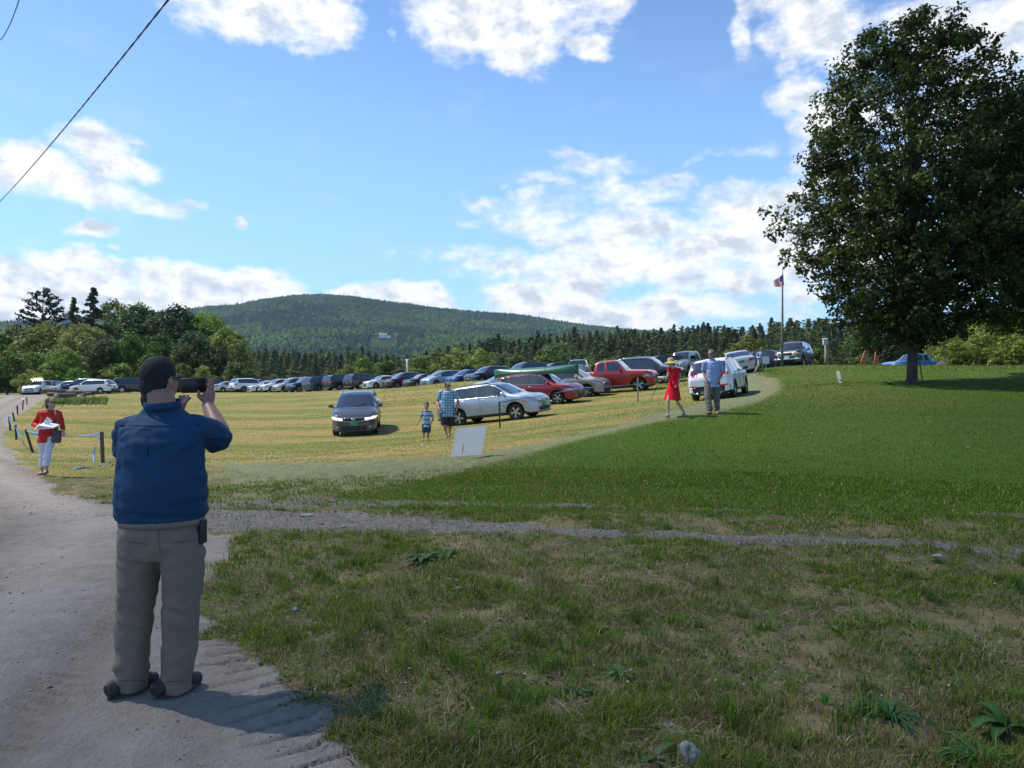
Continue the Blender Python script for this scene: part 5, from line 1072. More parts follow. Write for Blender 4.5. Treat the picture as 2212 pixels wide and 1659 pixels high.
    if bottom:
        mb=MB(); e=.018*S
        torso(mb,[waist+Vector((0,0,-.10*S)),waist+Vector((0,0,.05*S))],[(tr[0][0]+e,tr[0][1]+e*1.5),(tr[1][0]+e*.6,tr[1][1]+e*.8)],f)
        for s in 'LR':
            h,kn,an=W['hip'+s],W['kn'+s],W['an'+s]
            if leg_to=='ankle': P=[h+Vector((0,0,.04)),h.lerp(kn,.3),kn,kn.lerp(an,.5),an+Vector((0,0,.0))]; r=[.100*S*g_,.100*S*g_,.078*S*g_,.072*S*g_,.070*S*g_]
            elif leg_to=='calf': P=[h+Vector((0,0,.04)),h.lerp(kn,.3),kn,kn.lerp(an,.72)]; r=[.094*S*g_,.092*S*g_,.068*S*g_,.060*S*g_]
            else: P=[h+Vector((0,0,.04)),h.lerp(kn,.4),kn+Vector((0,0,-.02*S))]; r=[.098*S*g_,.102*S*g_,.094*S*g_]
            mb.tube(P,r,n=16)
        remesh(mb,'shorts' if leg_to=='knee' else 'trousers',bottom,vox*.8,root,2,disp=wr(.010*S,8))
    if shoes:
        for s in 'LR':
            an=W['an'+s]; to=W.get('to'+s,an+f*.17*S-Vector((0,0,.04*S))); d=Vector((to.x-an.x,to.y-an.y,0)).normalized(); zz=Vector((0,0,an.z-.055*S)); a=Vector((an.x,an.y,0))+zz
            mb=MB(); mb.tube([a-d*.075*S,a-d*.03*S+Vector((0,0,.012)),a+d*.05*S,a+d*.13*S-Vector((0,0,.008)),a+d*.19*S-Vector((0,0,.012))],[(.030*S,.030*S),(.040*S,.046*S),(.044*S,.040*S),(.047*S,.028*S),(.030*S,.018*S)],n=12,up=(0,0,1)); remesh(mb,'shoe',shoes,vox*.8,root,1)
    if glasses:
        mb=MB(); l=M.col[0]
        for s in (1,-1): mb.ell(g(s*.033,.092,.018),(.028*S,.010*S,.019*S),M,n=12,m=8); mb.tube([g(s*.058,.086,.022),g(s*.080,.04,.02),g(s*.084,-.01,.015)],.004*S,n=5)
        mb.tube([g(-.01,.1,.02),g(.01,.1,.02)],.004*S,n=5); mb.build('sunglasses',BLK,root)
    if hatm=='straw':
        mb=MB(); P=[];n=28
        tiltm=Matrix.Rotation(R(-14),3,'Y')
        for (r,z) in ((.0,.150),(.05,.147),(.082,.125),(.096,.07),(.100,.035),(.15,.022),(.19,-.005),(.195,-.015)):
            for k in range(n):
                a=2*PI*k/n; rr=r*S*(1+.04*math.sin(3*a)*(r>.12)); P.append(W['head']+tiltm@Vector((math.cos(a)*rr,math.sin(a)*rr*1.02,(z+(.02*math.sin(2*a+.6)*(r>.12)))*S))+Vector((0,0,.02)))
        Fs=[(j*n+k,(j+1)*n+k,(j+1)*n+(k+1)%n,j*n+(k+1)%n) for j in range(7) for k in range(n)]; mb.add(P,Fs,True); o=mb.build('straw_hat',pm('straw',(.52,.38,.14),.85,vary=.2,vscale=60,bump=.002,bscale=160),root); md=o.modifiers.new('s','SOLIDIFY'); md.thickness=.006
    if cap:
        mb=MB(); mb.ell(g(0,-.005,.075),(.088*S,.105*S,.06*S),M,n=16,m=10); mb.ell(g(0,.12,.06),(.06*S,.06*S,.008*S),M); mb.build('cap',cap,root)
    root['_']=0; del root['_']
    return root,W,O,Vector((gx,gy,ground))
Jd=lambda **k:k
GREYH=pm('grey_hair',(.16,.145,.13),.8,vary=.45,vscale=60); BRNH=pm('brown_hair',(.07,.045,.032),.8,vary=.4,vscale=60)
def off(r,O,G,u,v,Y): return ws(u,v,Y)-O+G
# woman in the red jacket on the road
r,Wj,O,G=person(15.5,Jd(head=(203,1629,0),neck=(202,1652,0),shL=(166,1668,.03),shR=(234,1668,-.05),elL=(138,1714,.02),elR=(247,1712,.0),wrL=(158,1728,-.26),wrR=(254,1738,-.06),hipL=(172,1768,.0),hipR=(204,1768,0),knL=(172,1832,.1),knR=(190,1832,-.12),anL=(167,1900,.18),anR=(185,1897,-.1)),
 'woman in a red jacket, white cropped trousers and sunglasses walking along the dirt road',H=1.63,girth=1.12,face=(.25,-1),look=(1,-.55),top=cloth('red_jacket',(.50,.035,.022)),sleeve=2,bottom=cloth('white_trousers',(.62,.64,.72)),leg_to='calf',hair=('bob',BRNH),shoes=pm('brown_leather',(.06,.035,.025),.6),glasses=True,vox=.010,hands={'L':dict(d=(.9,-.3,.05),n=(0,.2,1))})
mb=MB(); c=off(r,O,G,188,1722,15.18)
for k in range(5): mb.box(c+Vector((.01*k,0,.012*k-.02)),(.40-.02*k,.24,.010),Matrix.Rotation(R(-4+3*k),3,'Y')@Matrix.Rotation(R(12),3,'X'))
mb.box(c+Vector((.0,.03,.10)),(.13,.02,.13),Matrix.Rotation(R(35),3,'Y')); tag(mb.build('papers',pm('white_paper',(.72,.72,.74),.6,vary=.25,vscale=25)),'loose bundle of white papers held by the woman in the red jacket','papers')
mb=MB(); c=off(r,O,G,227,1762,15.42); mb.box(c,(.17,.12,.27),Matrix.Rotation(R(6),3,'Y'),bev=.04); sb=mb.build('shoulder_bag',pm('grey_bag',(.07,.065,.08),.7)); mb=MB(); mb.tube([off(r,O,G,219,1662,15.33),off(r,O,G,228,1690,15.28),off(r,O,G,231,1742,15.36)],(.016),n=6); mb.build('strap',pm('grey_bag',(.07,.065,.08),.7),sb); tag(sb,'dark grey shoulder bag hanging beside the woman in the red jacket','bag')
# man in the plaid shirt
PL=plaid('blue_plaid',(.22,.42,.55),[(0,.085,.42,0,(.06,.17,.32),.6),(2,.085,.42,0,(.06,.17,.32),.6),(0,.085,.10,.3,(.62,.68,.72),.9),(2,.085,.10,.3,(.62,.68,.72),.9),(0,.085,.06,.68,(.02,.05,.12),.8),(2,.085,.06,.68,(.02,.05,.12),.8)])
person(24,Jd(head=(1791,1544,0),neck=(1789,1558,0),shL=(1763,1570,0),shR=(1818,1570,0),elL=(1751,1607,.05),elR=(1834,1606,.05),wrL=(1756,1632,-.14),wrR=(1826,1640,-.06),hipL=(1777,1655,0),hipR=(1805,1655,0),knL=(1780,1698,-.05),knR=(1802,1697,.08),anL=(1786,1742,-.12),anR=(1797,1735,.22)),
 'stocky man in a blue plaid shirt, dark shorts and sunglasses walking beside the silver wagon',H=1.80,girth=1.38,look=(.8,-.7),top=PL,sleeve=.75,bottom=cloth('dark_shorts',(.035,.032,.035)),leg_to='knee',hair=('short',pm('cropped_dark_hair',(.05,.035,.03),.7)),shoes=pm('sandals',(.20,.12,.08),.7),skin=SKIN2,glasses=True,vox=.011)
ST=plaid('striped_shirt',(.40,.50,.66),[(2,.13,.28,.1,(.03,.05,.16),1.),(2,.13,.12,.62,(.10,.14,.30),.9)])
person(23.3,Jd(head=(1706,1610,0),neck=(1706,1628,0),shL=(1690,1637,0),shR=(1722,1637,0),elL=(1681,1662,.03),elR=(1733,1661,.05),wrL=(1669,1682,-.08),wrR=(1725,1681,-.1),hipL=(1698,1687,0),hipR=(1716,1687,0),knL=(1696,1716,0),knR=(1714,1716,0),anL=(1693,1744,-.05),anR=(1711,1741,.1)),
 'boy in a blue and white striped shirt and blue shorts beside the plaid-shirted man',H=1.22,hsc=1.28,girth=1.05,top=ST,sleeve=.75,bottom=cloth('denim_shorts',(.03,.07,.15)),leg_to='knee',hair=('full',BRNH),shoes=pm('sandals',(.20,.12,.08),.7),skin=SKIN2,vox=.009)
# woman in the red dress
r,Wj,O,G=person(20.4,Jd(head=(2685,1455,0),neck=(2692,1472,0),shL=(2677,1480,0),shR=(2715,1480,0),elL=(2671,1507,.0),elR=(2719,1515,.06),wrL=(2656,1520,-.14),wrR=(2706,1543,-.10),hipL=(2686,1550,0),hipR=(2701,1550,0),knL=(2672,1606,-.1),knR=(2709,1609,.0),anL=(2672,1659,-.1),anR=(2736,1650,.1),hem=(2689,1602,0),toL=(2664,1668,-.2),toR=(2733,1659,0)),
 'slim woman in a bright red dress and straw sun hat striding across the mown path',H=1.64,girth=.86,face=(-.6,-1),look=(-1,-.5),top=cloth('red_dress',(.66,.012,.022),.06),sleeve=.35,skirt=True,hair=('short',BRNH),shoes=pm('grey_shoes',(.20,.17,.17),.7),hatm='straw',vox=.010,skin=pm('fair_skin',(.52,.32,.23),.55),hands={'L':dict(d=(-.9,-.3,.05),n=(0,0,1),curl=.5)})
mb=MB(); c=off(r,O,G,2648,1513,20.18); mb.ell(c,(.13,.10,.03),Matrix.Rotation(R(8),3,'Y'),n=16,m=8); mb.ell(c+Vector((.0,-.02,.02)),(.10,.07,.02)); tag(mb.build('wrapped_dish',pm('wrapped_white',(.66,.64,.62),.5,vary=.5,vscale=18)),'oval white wrapped bundle carried by the woman in the red dress','bundle')
# man in the pale blue shirt
person(20.7,Jd(head=(2845,1408,0),neck=(2848,1427,0),shL=(2820,1441,0),shR=(2880,1441,0),elL=(2814,1480,.08),elR=(2890,1482,.04),wrL=(2825,1508,-.08),wrR=(2872,1516,-.16),hipL=(2836,1524,0),hipR=(2864,1524,0),knL=(2830,1576,-.12),knR=(2867,1578,.0),anL=(2840,1632,-.25),anR=(2866,1632,.1),toL=(2826,1641,-.42)),
 'man in a pale blue shirt and grey trousers walking in front of the white crossover',H=1.80,girth=1.18,look=(-.9,-.7),top=cloth('pale_blue_shirt',(.32,.38,.60),.08),sleeve=.8,bottom=cloth('taupe_trousers',(.16,.135,.115)),hair=('full',GREYH),shoes=pm('tan_shoes',(.30,.13,.04),.6),skin=SKIN2,glasses=True,vox=.011,hands={'L':dict(d=(.2,0,-1),curl=.3)})
# man in the cap
r,Wj,O,G=person(46.5,Jd(head=(3045,1384,0),neck=(3043,1392,0),shL=(3031,1397,0),shR=(3052,1397,0),elL=(3029,1412,0),elR=(3056,1412,.05),wrL=(3034,1418,-.25),wrR=(3052,1424,-.2),hipL=(3037,1430,0),hipR=(3046,1430,0),knL=(3034,1449,-.1),knR=(3049,1449,.0),anL=(3023,1466,0),anR=(3054,1465,.0)),
 'man in a flat grey cap, faded blue shirt and pale trousers on the rise',H=1.74,girth=1.05,face=(-.9,-.6),top=cloth('faded_blue_shirt',(.25,.33,.52)),sleeve=2,bottom=cloth('khaki_trousers',(.32,.29,.22)),hair=('short',GREYH),shoes=pm('pale_shoes',(.4,.38,.35),.7),cap=cloth('grey_cap',(.2,.2,.19)),vox=.014)
mb=MB(); c=off(r,O,G,3036,1416,46.15); mb.cyl(c,c+Vector((0,0,.02)),.15,.17,n=18); mb.ell(c+Vector((0,0,.03)),(.10,.09,.03)); tag(mb.build('plate_of_food',pm('pale_food',(.6,.5,.36),.7,vary=.3,vscale=20)),'white plate with food in the hand of the man in the cap','plate')
# far people on the road
def far_person(us,vh,vf,Y,label,top,bot,H,hair=BRNH):
    k=(vf-vh)/1.0; q=lambda f:vh+k*f; person(Y,Jd(head=(us,q(.07),0),neck=(us,q(.15),0),shL=(us-k*.10,q(.19),0),shR=(us+k*.10,q(.19),0),elL=(us-k*.13,q(.36),0),elR=(us+k*.13,q(.36),0),wrL=(us-k*.12,q(.49),-.1),wrR=(us+k*.13,q(.50),.1),hipL=(us-k*.05,q(.50),0),hipR=(us+k*.05,q(.50),0),knL=(us-k*.05,q(.74),-.1),knR=(us+k*.05,q(.74),.1),anL=(us-k*.06,q(.95),-.15),anR=(us+k*.06,q(.95),.15)),label,H=H,face=(.2,-1),top=top,sleeve=.8,bottom=bot,hair=('short',hair),shoes=pm('dark_shoes',(.03,.03,.03),.7),vox=.022)
far_person(140,1532,1576,110,'distant person in a white shirt walking on the road by the white wagons',cloth('white_shirt',(.75,.76,.8)),cloth('grey_trousers',(.3,.3,.32)),1.72)
far_person(116,1540,1583,98,'distant person in a dark brown top and pale trousers beside the glaring vehicle',cloth('brown_top',(.10,.06,.05)),cloth('pale_trousers',(.55,.45,.4)),1.68)
far_person(207,1535,1562,96,'small distant figure with reddish hair in front of the farthest white wagon',cloth('orange_top',(.5,.18,.08)),cloth('brown_trousers',(.2,.12,.1)),1.3,pm('ginger_hair',(.35,.12,.04),.8))
# ------------------------------------------------------------------ the photographer
def hero():
    Y0=3.95; f=Vector((.03,1,0)).normalized(); bx,by=ws(600,2740,Y0).x,Y0; ground=hz(bx,by)
    O=Vector((bx,by,ground)); root=empty('person',O,(0,0,0),'large man seen from behind in a blue shirt and grey trousers raising a phone','person')
    P=lambda u,v,Y=Y0: ws(u,v,Y)-O
    X=Vector((1,0,0)); Z=Vector((0,0,1))
    skin=pm('ruddy_skin',(.34,.165,.11),.5,vary=.12,vscale=18)
    neck=P(650,1622,3.96); shL=P(520,1718,3.99); shR=P(792,1718,4.0); elL=P(505,1800,4.20); elR=P(890,1750,4.20); wrL=P(712,1650,4.38); wrR=P(830,1618,4.40); hd=P(641,1523,4.0)
    ankL=P(532,2745,3.98); ankR=P(712,2750,3.98); knL=P(545,2430,3.96); knR=P(728,2430,3.97); hipL=P(562,2170); hipR=P(730,2170); w=P(648,2090)
    mb=MB()
    torso(mb,[P(648,2180),P(648,2080),P(648,1950),P(650,1800),P(652,1700,3.98),P(652,1655,3.98),neck],[(.19,.15),(.20,.16),(.215,.18),(.20,.165),(.19,.12),(.10,.08),(.066,.068)],f)
    mb.tube([neck-Z*.05,hd-Z*.05],[(.066,.068),(.060,.066)],n=14,up=f)
    g,M=head(mb,hd,(.38,1,-.0),1.03); mb.tube([neck-Z*.03,hd-Z*.04-Vector((0,.02,0))],[(.074,.078),(.070,.080)],n=16,up=f)
    for s,(a,e,w_) in (('L',(shL,elL,wrL)),('R',(shR,elR,wrR))):
        mb.tube([a,a.lerp(e,.4),e,e.lerp(w_,.25),e.lerp(w_,.65),w_],[.065,.060,.054,.056,.046,.033],n=14)
    # right hand closes round the end of the phone, two fingers up, left hand open below its other end
    def fing(P_,r): mb.tube(P_,r,n=8)
    hR=wrR; mb.tube([hR-Vector((0,0,.02)),hR+Vector((.004,.0,.035)),hR+Vector((.008,.005,.075))],[(.028,.022),(.040,.022),(.038,.018)],n=12,up=(0,1,0))
    b=hR+Vector((0,0,.075))
    for o,L,ln,y in ((.024,.078,(.004,.0),0),(.004,.082,(.002,.0),.0),(-.014,.052,(-.004,.0),.018),(-.030,.026,(-.012,.0),.014)):
        p=b+Vector((o+.006,y,-.004)); fing([p,p+Vector((ln[0]*.3,.004,L*.45)),p+Vector((ln[0]*.5,.006,L*.8)),p+Vector((ln[0]*.5-.002,.002,L))],[.0098,.0095,.0088,.0070])
    p=hR+Vector((-.026,-.010,.030)); fing([p,p+Vector((-.018,-.012,.024)),p+Vector((-.016,-.012,.052))],[.015,.0125,.009])
    hL=wrL; mb.tube([hL-Vector((.01,0,.025)),hL+Vector((.006,0,.03)),hL+Vector((.022,0,.066))],[(.026,.020),(.036,.018),(.034,.016)],n=12,up=(0,1,0))
    b=hL+Vector((.022,0,.062))
    for o,dx,dz,y in ((-.020,.006,.040,.010),(-.004,.016,.044,.012),(.010,.030,.042,.006),(.022,.036,.028,.0)):
        p=b+Vector((o,y,0)); fing([p,p+Vector((dx*.45,.0,dz*.5)),p+Vector((dx*.8,-.004,dz*.85)),p+Vector((dx,-.008,dz*1.05))],[.0095,.0092,.0085,.0068])
    p=hL+Vector((-.020,-.006,.02)); fing([p,p+Vector((-.014,-.01,.026)),p+Vector((-.012,-.014,.056))],[.013,.0115,.0085])
    for h,k,a in ((hipL,knL,ankL),(hipR,knR,ankR)):
        mb.tube([h,h.lerp(k,.4),k,k.lerp(a,.35),a],[.10,.09,.065,.062,.042],n=14); mb.tube([a-Vector((.015,.02,.035)),a+Vector((.02,.03,-.045)),a+Vector((.05,.08,-.055))],[(.026,.02),(.026,.016),(.02,.010)],n=10,up=(0,0,1))
    remesh(mb,'body',skin,.0058,root,2)
    hm=pm('short_black_hair',(.010,.0085,.008),.75,vary=.5,vscale=120,bump=.004,bscale=260)
    mb=MB(); S=1.01
    mb.ell(g(0,-.015,.032),(.083*S,.097*S,.101*S),M,n=26,m=18); mb.ell(g(0,-.038,-.015),(.081*S,.070*S,.098*S),M,n=24,m=16); mb.ell(g(0,-.046,-.095),(.071*S,.050*S,.070*S),M,n=24,m=16); mb.ell(g(0,-.030,-.060),(.076*S,.058*S,.060*S),M,n=24,m=16)
    remesh(mb,'hair',hm,.006,root,1,disp=lambda p:mnoise.noise(p*60)*.0025+mnoise.noise(p*210)*.0022)
    b=MB(); 
    for s in (1,-1): b.tube([g(s*.083,-.01,.012),g(s*.082,.06,.022),g(s*.062,.094,.020)],.0028,n=6); b.tube([g(s*.034+.026*math.cos(q),.100,.012+.017*math.sin(q)) for q in np.linspace(0,2*PI,13)],.0022,n=5,caps=False)
    b.build('glasses',BLK,root)
    # shirt
    sm_=pm('blue_shirt',(.011,.050,.112),.72,vary=.10,vscale=4,bump=.0015,bscale=300,spec=.25)
    mb=MB()
    torso(mb,[P(650,2072),P(650,2048),P(648,1990),P(646,1920),P(645,1850),P(647,1780),P(652,1725,3.97),P(654,1680,3.98),P(654,1648,3.98),P(652,1614,3.97)],[(.218,.178),(.228,.190),(.234,.202),(.232,.206),(.228,.196),(.222,.182),(.222,.160),(.186,.122),(.118,.092),(.080,.084)],f)
    mb.tube([P(590,1712,3.98),shL+Vector((-.002,0,.0)),shL.lerp(elL,.45),shL.lerp(elL,.92)],[.072,.084,.082,.080],n=18)
    mb.tube([P(715,1710,3.99),shR+Vector((.0,0,.002)),shR.lerp(elR,.45),shR.lerp(elR,.90)+Vector((-.01,0,-.015))],[.072,.086,.090,.086],n=18)
    c0=P(652,2000); pR=P(805,1760,3.95); pL=P(505,1760,3.95)
    def sw(p):
        rg_=lambda q:.35-abs(mnoise.noise(q))
        d=mnoise.noise(Vector((p.x*3.2,p.y*3,p.z*9)))*.0085+rg_(Vector((p.x*3.5+p.z*3,p.y*4,p.z*8-p.x*2)))*.009+rg_(Vector((p.x*6-p.z*4+7,p.y*6,p.z*12)))*.006-.004+mnoise.noise(Vector((p.x*7+4,p.y*6,p.z*22)))*.0040+mnoise.noise(Vector((p.x*30,p.y*30,p.z*40)))*.0012
        for c_,s_ in ((pR,1),(pL,-1)):   # pull lines running down from the arm pits
            q=p-c_; r_=math.hypot(q.x,q.z); 
            if r_<.42: a=math.atan2(q.z,-q.x*s_); d+=math.sin(a*7+mnoise.noise(p*9)*3.5)*.0036*math.exp(-((r_-.12)/.14)**2)
        z=p.z-(P(650,2035).z)
        if abs(z)<.16: d+=abs(math.sin(z*34+p.x*7+mnoise.noise(p*6)*2))*.010*math.exp(-(z/.08)**2)
        # pleat line and yoke seam
        return d
    sh_=remesh(mb,'shirt',sm_,.0072,root,3,disp=sw)
    def backpt(u,v,o=.0):  # a point on the back of the shirt
        dg=bpy.context.evaluated_depsgraph_get(); a=ws(u,v,Y0-1.5)-O; b_=ws(u,v,Y0+1)-O; ok,loc,nrm,_=sh_.ray_cast(a,(b_-a).normalized()); return (loc+nrm*o) if ok else P(u,v,Y0-.2)
    b=MB(); P0=[backpt(u,v,.004) for u,v in ((566,1742),(590,1742),(590,1790),(588,1832),(560,1832),(562,1790))]; P1=[p+Vector((0,.012,0)) for p in P0]; b.add(P0+P1,[(0,5,2,1),(5,4,3,2),(0,1,7,6),(1,2,8,7),(2,3,9,8),(3,4,10,9),(4,5,11,10),(5,0,6,11)]); b.build('pleat',sm_,root)
    b=MB(); b.tube([backpt(u,v+4*math.sin((u-480)/320*PI),.0015) for u,v in [(480+20*i,1700) for i in range(17)]],.0026,n=5); b.build('yoke_seam',sm_,root)
    b=MB(); b.tube([neck+Vector((math.cos(a)*.088,math.sin(a)*.090,.006+.012*math.sin(a))) for a in np.linspace(0,2*PI,25)],[(.006,.023)]*25,n=8,up=(0,0,1),caps=False); remesh(b,'collar',sm_,.005,root,1)
    # trousers
    tm=pm('grey_khaki_trousers',(.215,.172,.13),.85,vary=.07,vscale=5,bump=.0012,bscale=320,spec=.2)
    mb=MB()
    torso(mb,[P(648,2225),P(646,2170),P(644,2110),P(646,2040)],[(.195,.150),(.218,.180),(.216,.178),(.200,.160)],f)
    mb.tube([P(575,2130,3.93),P(566,2220,3.93),P(552,2310,3.94),P(546,2400,3.95),P(538,2500,3.97),P(530,2600,3.97),P(524,2690,3.98),P(522,2757,3.98)],[(.112,.130),(.114,.132),(.104,.116),(.096,.104),(.092,.100),(.088,.096),(.086,.094),(.084,.092)],n=22,up=f)
    mb.tube([P(720,2130,3.93),P(728,2220,3.93),P(730,2310,3.94),P(727,2400,3.95),P(722,2500,3.97),P(716,2600,3.97),P(706,2690,3.98),P(704,2760,3.98)],[(.112,.130),(.112,.132),(.105,.116),(.098,.106),(.094,.101),(.090,.096),(.086,.094),(.084,.092)],n=22,up=f)
    zk=P(0,2430).z; za=P(0,2690).z; zc=P(0,2215).z
    def tw(p):
        d=mnoise.noise(Vector((p.x*5,p.y*5,p.z*7)))*.0085+(.35-abs(mnoise.noise(Vector((p.x*7+p.z*4,p.y*6,p.z*6-p.x*5)))))*.011+(.35-abs(mnoise.noise(Vector((p.x*11-p.z*9+5,p.y*9,p.z*13)))))*.006-.004+mnoise.noise(Vector((p.x*12+3,p.y*12,p.z*22)))*.0035
        for z0,a_,s_,k_ in ((zk,.008,.11,2.2),(za,.012,.09,-1.6),(zc,.007,.07,1.5)):
            d+=math.sin((p.z-z0)*55+p.x*16*k_+mnoise.noise(p*5)*3)*a_*math.exp(-((p.z-z0)/s_)**2)*max(0,.4+mnoise.noise(Vector((p.x*6,p.y*6,p.z*3))))
        return d
    to=remesh(mb,'trousers',tm,.0068,root,3,disp=tw)
    b=MB(); b.tube([w+Vector((math.cos(a)*.215,math.sin(a)*.180,.012)) for a in np.linspace(0,2*PI,41)],[(.004,.019)]*41,n=6,up=(0,0,1),caps=False); b.build('waistband',tm,root)
    def onto(ob,u,v,o=.001):
        dg=bpy.context.evaluated_depsgraph_get(); a=ws(u,v,Y0-1.5)-O; b_=ws(u,v,Y0+1)-O; ok,loc,nrm,_=ob.ray_cast(a,(b_-a).normalized()); return (loc+nrm*o) if ok else None
    def seam(nm,pts,r=.0016,m=None):
        q=[onto(to,u,v) for u,v in pts]; q=[p for p in q if p is not None]
        if len(q)>2: b=MB(); b.tube(q,r,n=5); b.build(nm,m or pm('trouser_stitching',(.10,.08,.062),.9),root)
    seam('pocket_seam',[(505+8*i,2165+1.2*i) for i in range(11)]); seam('pocket_seam',[(690+9*i,2172-1.2*i) for i in range(11)])
    seam('centre_seam',[(628+.9*i,2075+9*i) for i in range(15)]); 
    for u in (540,655,760): seam('belt_loop',[(u,2052+4*i) for i in range(8)],.005,tm)
    seam('hem_seam',[(478+9*i,2722) for i in range(12)]); seam('hem_seam',[(655+9*i,2726) for i in range(12)])
    b=MB(); q=[onto(sh_,u,v) for u,v in [(462+10*i,2028+6*math.sin(i*.5)) for i in range(37)]]; q=[p for p in q if p is not None]; b.tube(q,.0018,n=5); b.build('shirt_hem_seam',pm('shirt_stitching',(.006,.03,.075),.9),root)
    b=MB(); c=P(812,2125,3.95); b.box(c,(.022,.07,.13),bev=.010); b.build('belt_pouch',pm('black_pouch',(.02,.02,.022),.5),root)
    # shoes
    um=pm('dark_shoe_upper',(.030,.027,.025),.7,vary=.4,vscale=30,bump=.003,bscale=90); so=pm('grey_sole',(.070,.065,.06),.8,vary=.2)
    for a,yaw in ((Vector((ankL.x-.03,ankL.y-.02,0)),R(-34)),(Vector((ankR.x-.03,ankR.y-.02,0)),R(-32))):
        zz=hz(O.x+a.x,O.y+a.y)-ground; a=a+Vector((0,0,zz-.004)); d=Vector((-math.sin(yaw),math.cos(yaw),0)); b=MB()
        b.tube([a-d*.100+Z*.045,a-d*.080+Z*.052,a-d*.02+Z*.062,a+d*.06+Z*.054,a+d*.125+Z*.046,a+d*.172+Z*.038],[(.032,.036),(.042,.044),(.044,.052),(.048,.046),(.048,.038),(.034,.028)],n=18,up=(0,0,1))
        sh=remesh(b,'shoe',um,.006,root,2,disp=lambda p:mnoise.noise(p*45)*.0025)
        b=MB(); n=22; ring=[]
        for k in range(n):
            t_=2*PI*k/n; yy=math.cos(t_); xx=math.sin(t_); ln=.150 if yy>0 else .132; ww=.050 if yy>-.2 else .042; ring.append(a+d*(.035+yy*ln)+Vector((d.y,-d.x,0))*(xx*abs(1-abs(yy)**3)**.33*ww*1.0))
        V=[p+Z*.0 for p in ring]+[p+Z*.028 for p in ring]+[p+Z*.042-(p-a-d*.035)*.06 for p in ring]
        b.add(V,[(k,(k+1)%n,n+(k+1)%n,n+k) for k in range(n)]+[(n+k,n+(k+1)%n,2*n+(k+1)%n,2*n+k) for k in range(n)]+[tuple(reversed(range(n))),tuple(range(2*n,3*n))],True); b.build('sole',so,sh)
        b=MB(); b.box(a-d*.108+Z*.082,(.010,.006,.008)); b.build('heel_tab',pm('red_tab',(.35,.03,.04),.6),sh)
    ph=MB(); ph.box(ws(775,1542,4.40),(.150,.009,.088),Matrix.Rotation(R(-1.5),3,'Y'),bev=.004); o=ph.build('phone',pm('black_phone',(.006,.006,.008),.25,spec=.4,vary=.2)); tag(o,'black phone held sideways in front of the photographer\'s face','phone')
hero()
# ------------------------------------------------------------------ stakes, tape, signs, flag, logs
WOODD=pm('dark_stake_wood',(.06,.045,.035),.9,vary=.4,vscale=12); WOODG=pm('grey_weathered_wood',(.26,.21,.165),.9,vary=.35,vscale=6,bump=.004,bscale=40); TAPE=pm('blue_tape',(.05,.20,.62),.45,vary=.15)
def hp(us,vs): x,y=hit(us,vs); return Vector((x,y,hz(x,y)))
STK={}
def stake(key,bu,bv,tu,tv,label,rad=.028,m=WOODD,group='stakes of the taped fence'):
    b=hp(bu,bv); t=ws(tu,tv,b.y); mb=MB(); d=(t-b); mb.box((0,0,0),(.01,.01,.01)) if False else None
    M=d.to_track_quat('Z','Y').to_matrix(); mb.box(b+d*.5-Vector((0,0,.06)),(rad*1.9,rad*1.9,d.length+.12),M,bev=.004)
    o=mb.build('wooden_stake',m); tag(o,label,'stake',group); STK[key]=t; return o
stake('a',412,1851,407,1727,'tall brown stake with trailing blue tape just left of the photographer',.035,pm('brown_stake_wood',(.12,.075,.05),.9,vary=.3,vscale=12))
stake('b',134,1812,105,1718,'leaning dark stake beside the woman in the red jacket')
stake('c',66,1759,63,1699,'short upright dark stake left of the leaning one')
stake('d',42,1723,37,1667,'dark stake at the roadside where tape crosses the road')
stake('e',59,1685,52,1650,'slightly tilted small stake, fifth along the road')
stake('f',71,1658,69,1622,'small thin stake, sixth along the road')
stake('g',90,1640,93,1598,'thin stake with a white cap on its top'); mb=MB(); mb.ell(STK['g'],(.12,.08,.05)); c_=mb.build('cap',WH_,bpy.data.objects[[o.name for o in bpy.data.objects if o.get('label')=='thin stake with a white cap on its top'][0]])
stake('h',108,1619,107,1589,'farthest small stake before the logs')
stake('r1',2000,1712,1997,1609,'dark stake with a loose blue tape end in front of the silver wagon')
stake('r2',2551,1608,2552,1510,'pale stake in front of the red pickup',.035,WOODG)
stake('r3',2759,1492,2757,1461,'thin stake holding the tape end near the older four-wheel drive')
def ribbon(name,P,wd,label,sag=0.,group='blue tape lines'):
    Q=[]
    for a,b in zip(P[:-1],P[1:]):
        for k in range(8): t=k/8; Q.append(a.lerp(b,t)-Vector((0,0,sag*4*t*(1-t)*(b-a).length*.1)))
    Q.append(P[-1]); V=[];Fs=[]
    for i,q in enumerate(Q):
        t=(Q[min(i+1,len(Q)-1)]-Q[max(i-1,0)]).normalized(); a=i*.55; up=Vector((0,0,1)); s=t.cross(up); s=s.normalized() if s.length>.01 else Vector((1,0,0)); u=(up*math.cos(a*.5)+s*math.sin(a*.5))*wd/2; u=u*.7; V+=[q+u,q-u]
    for i in range(len(Q)-1): Fs.append((2*i,2*i+1,2*i+3,2*i+2))
    mb=MB(); mb.add(V,Fs,True); o=mb.build(name,TAPE); md=o.modifiers.new('s','SOLIDIFY'); md.thickness=.002; tag(o,label,'tape',group); return o
w_=lambda u,v,Y: ws(u,v,Y)
ribbon('blue_tape',[STK['a']-Vector((0,0,.04)),w_(265,1745,19.5),STK['b']-Vector((0,0,.03))],.05,'blue tape between the tall brown stake and the leaning stake',.1)
ribbon('blue_tape',[STK['b']-Vector((0,0,.03)),STK['c']-Vector((0,0,.05)),STK['d']-Vector((0,0,.03))],.04,'blue tape running back along the road from the leaning stake',.5)
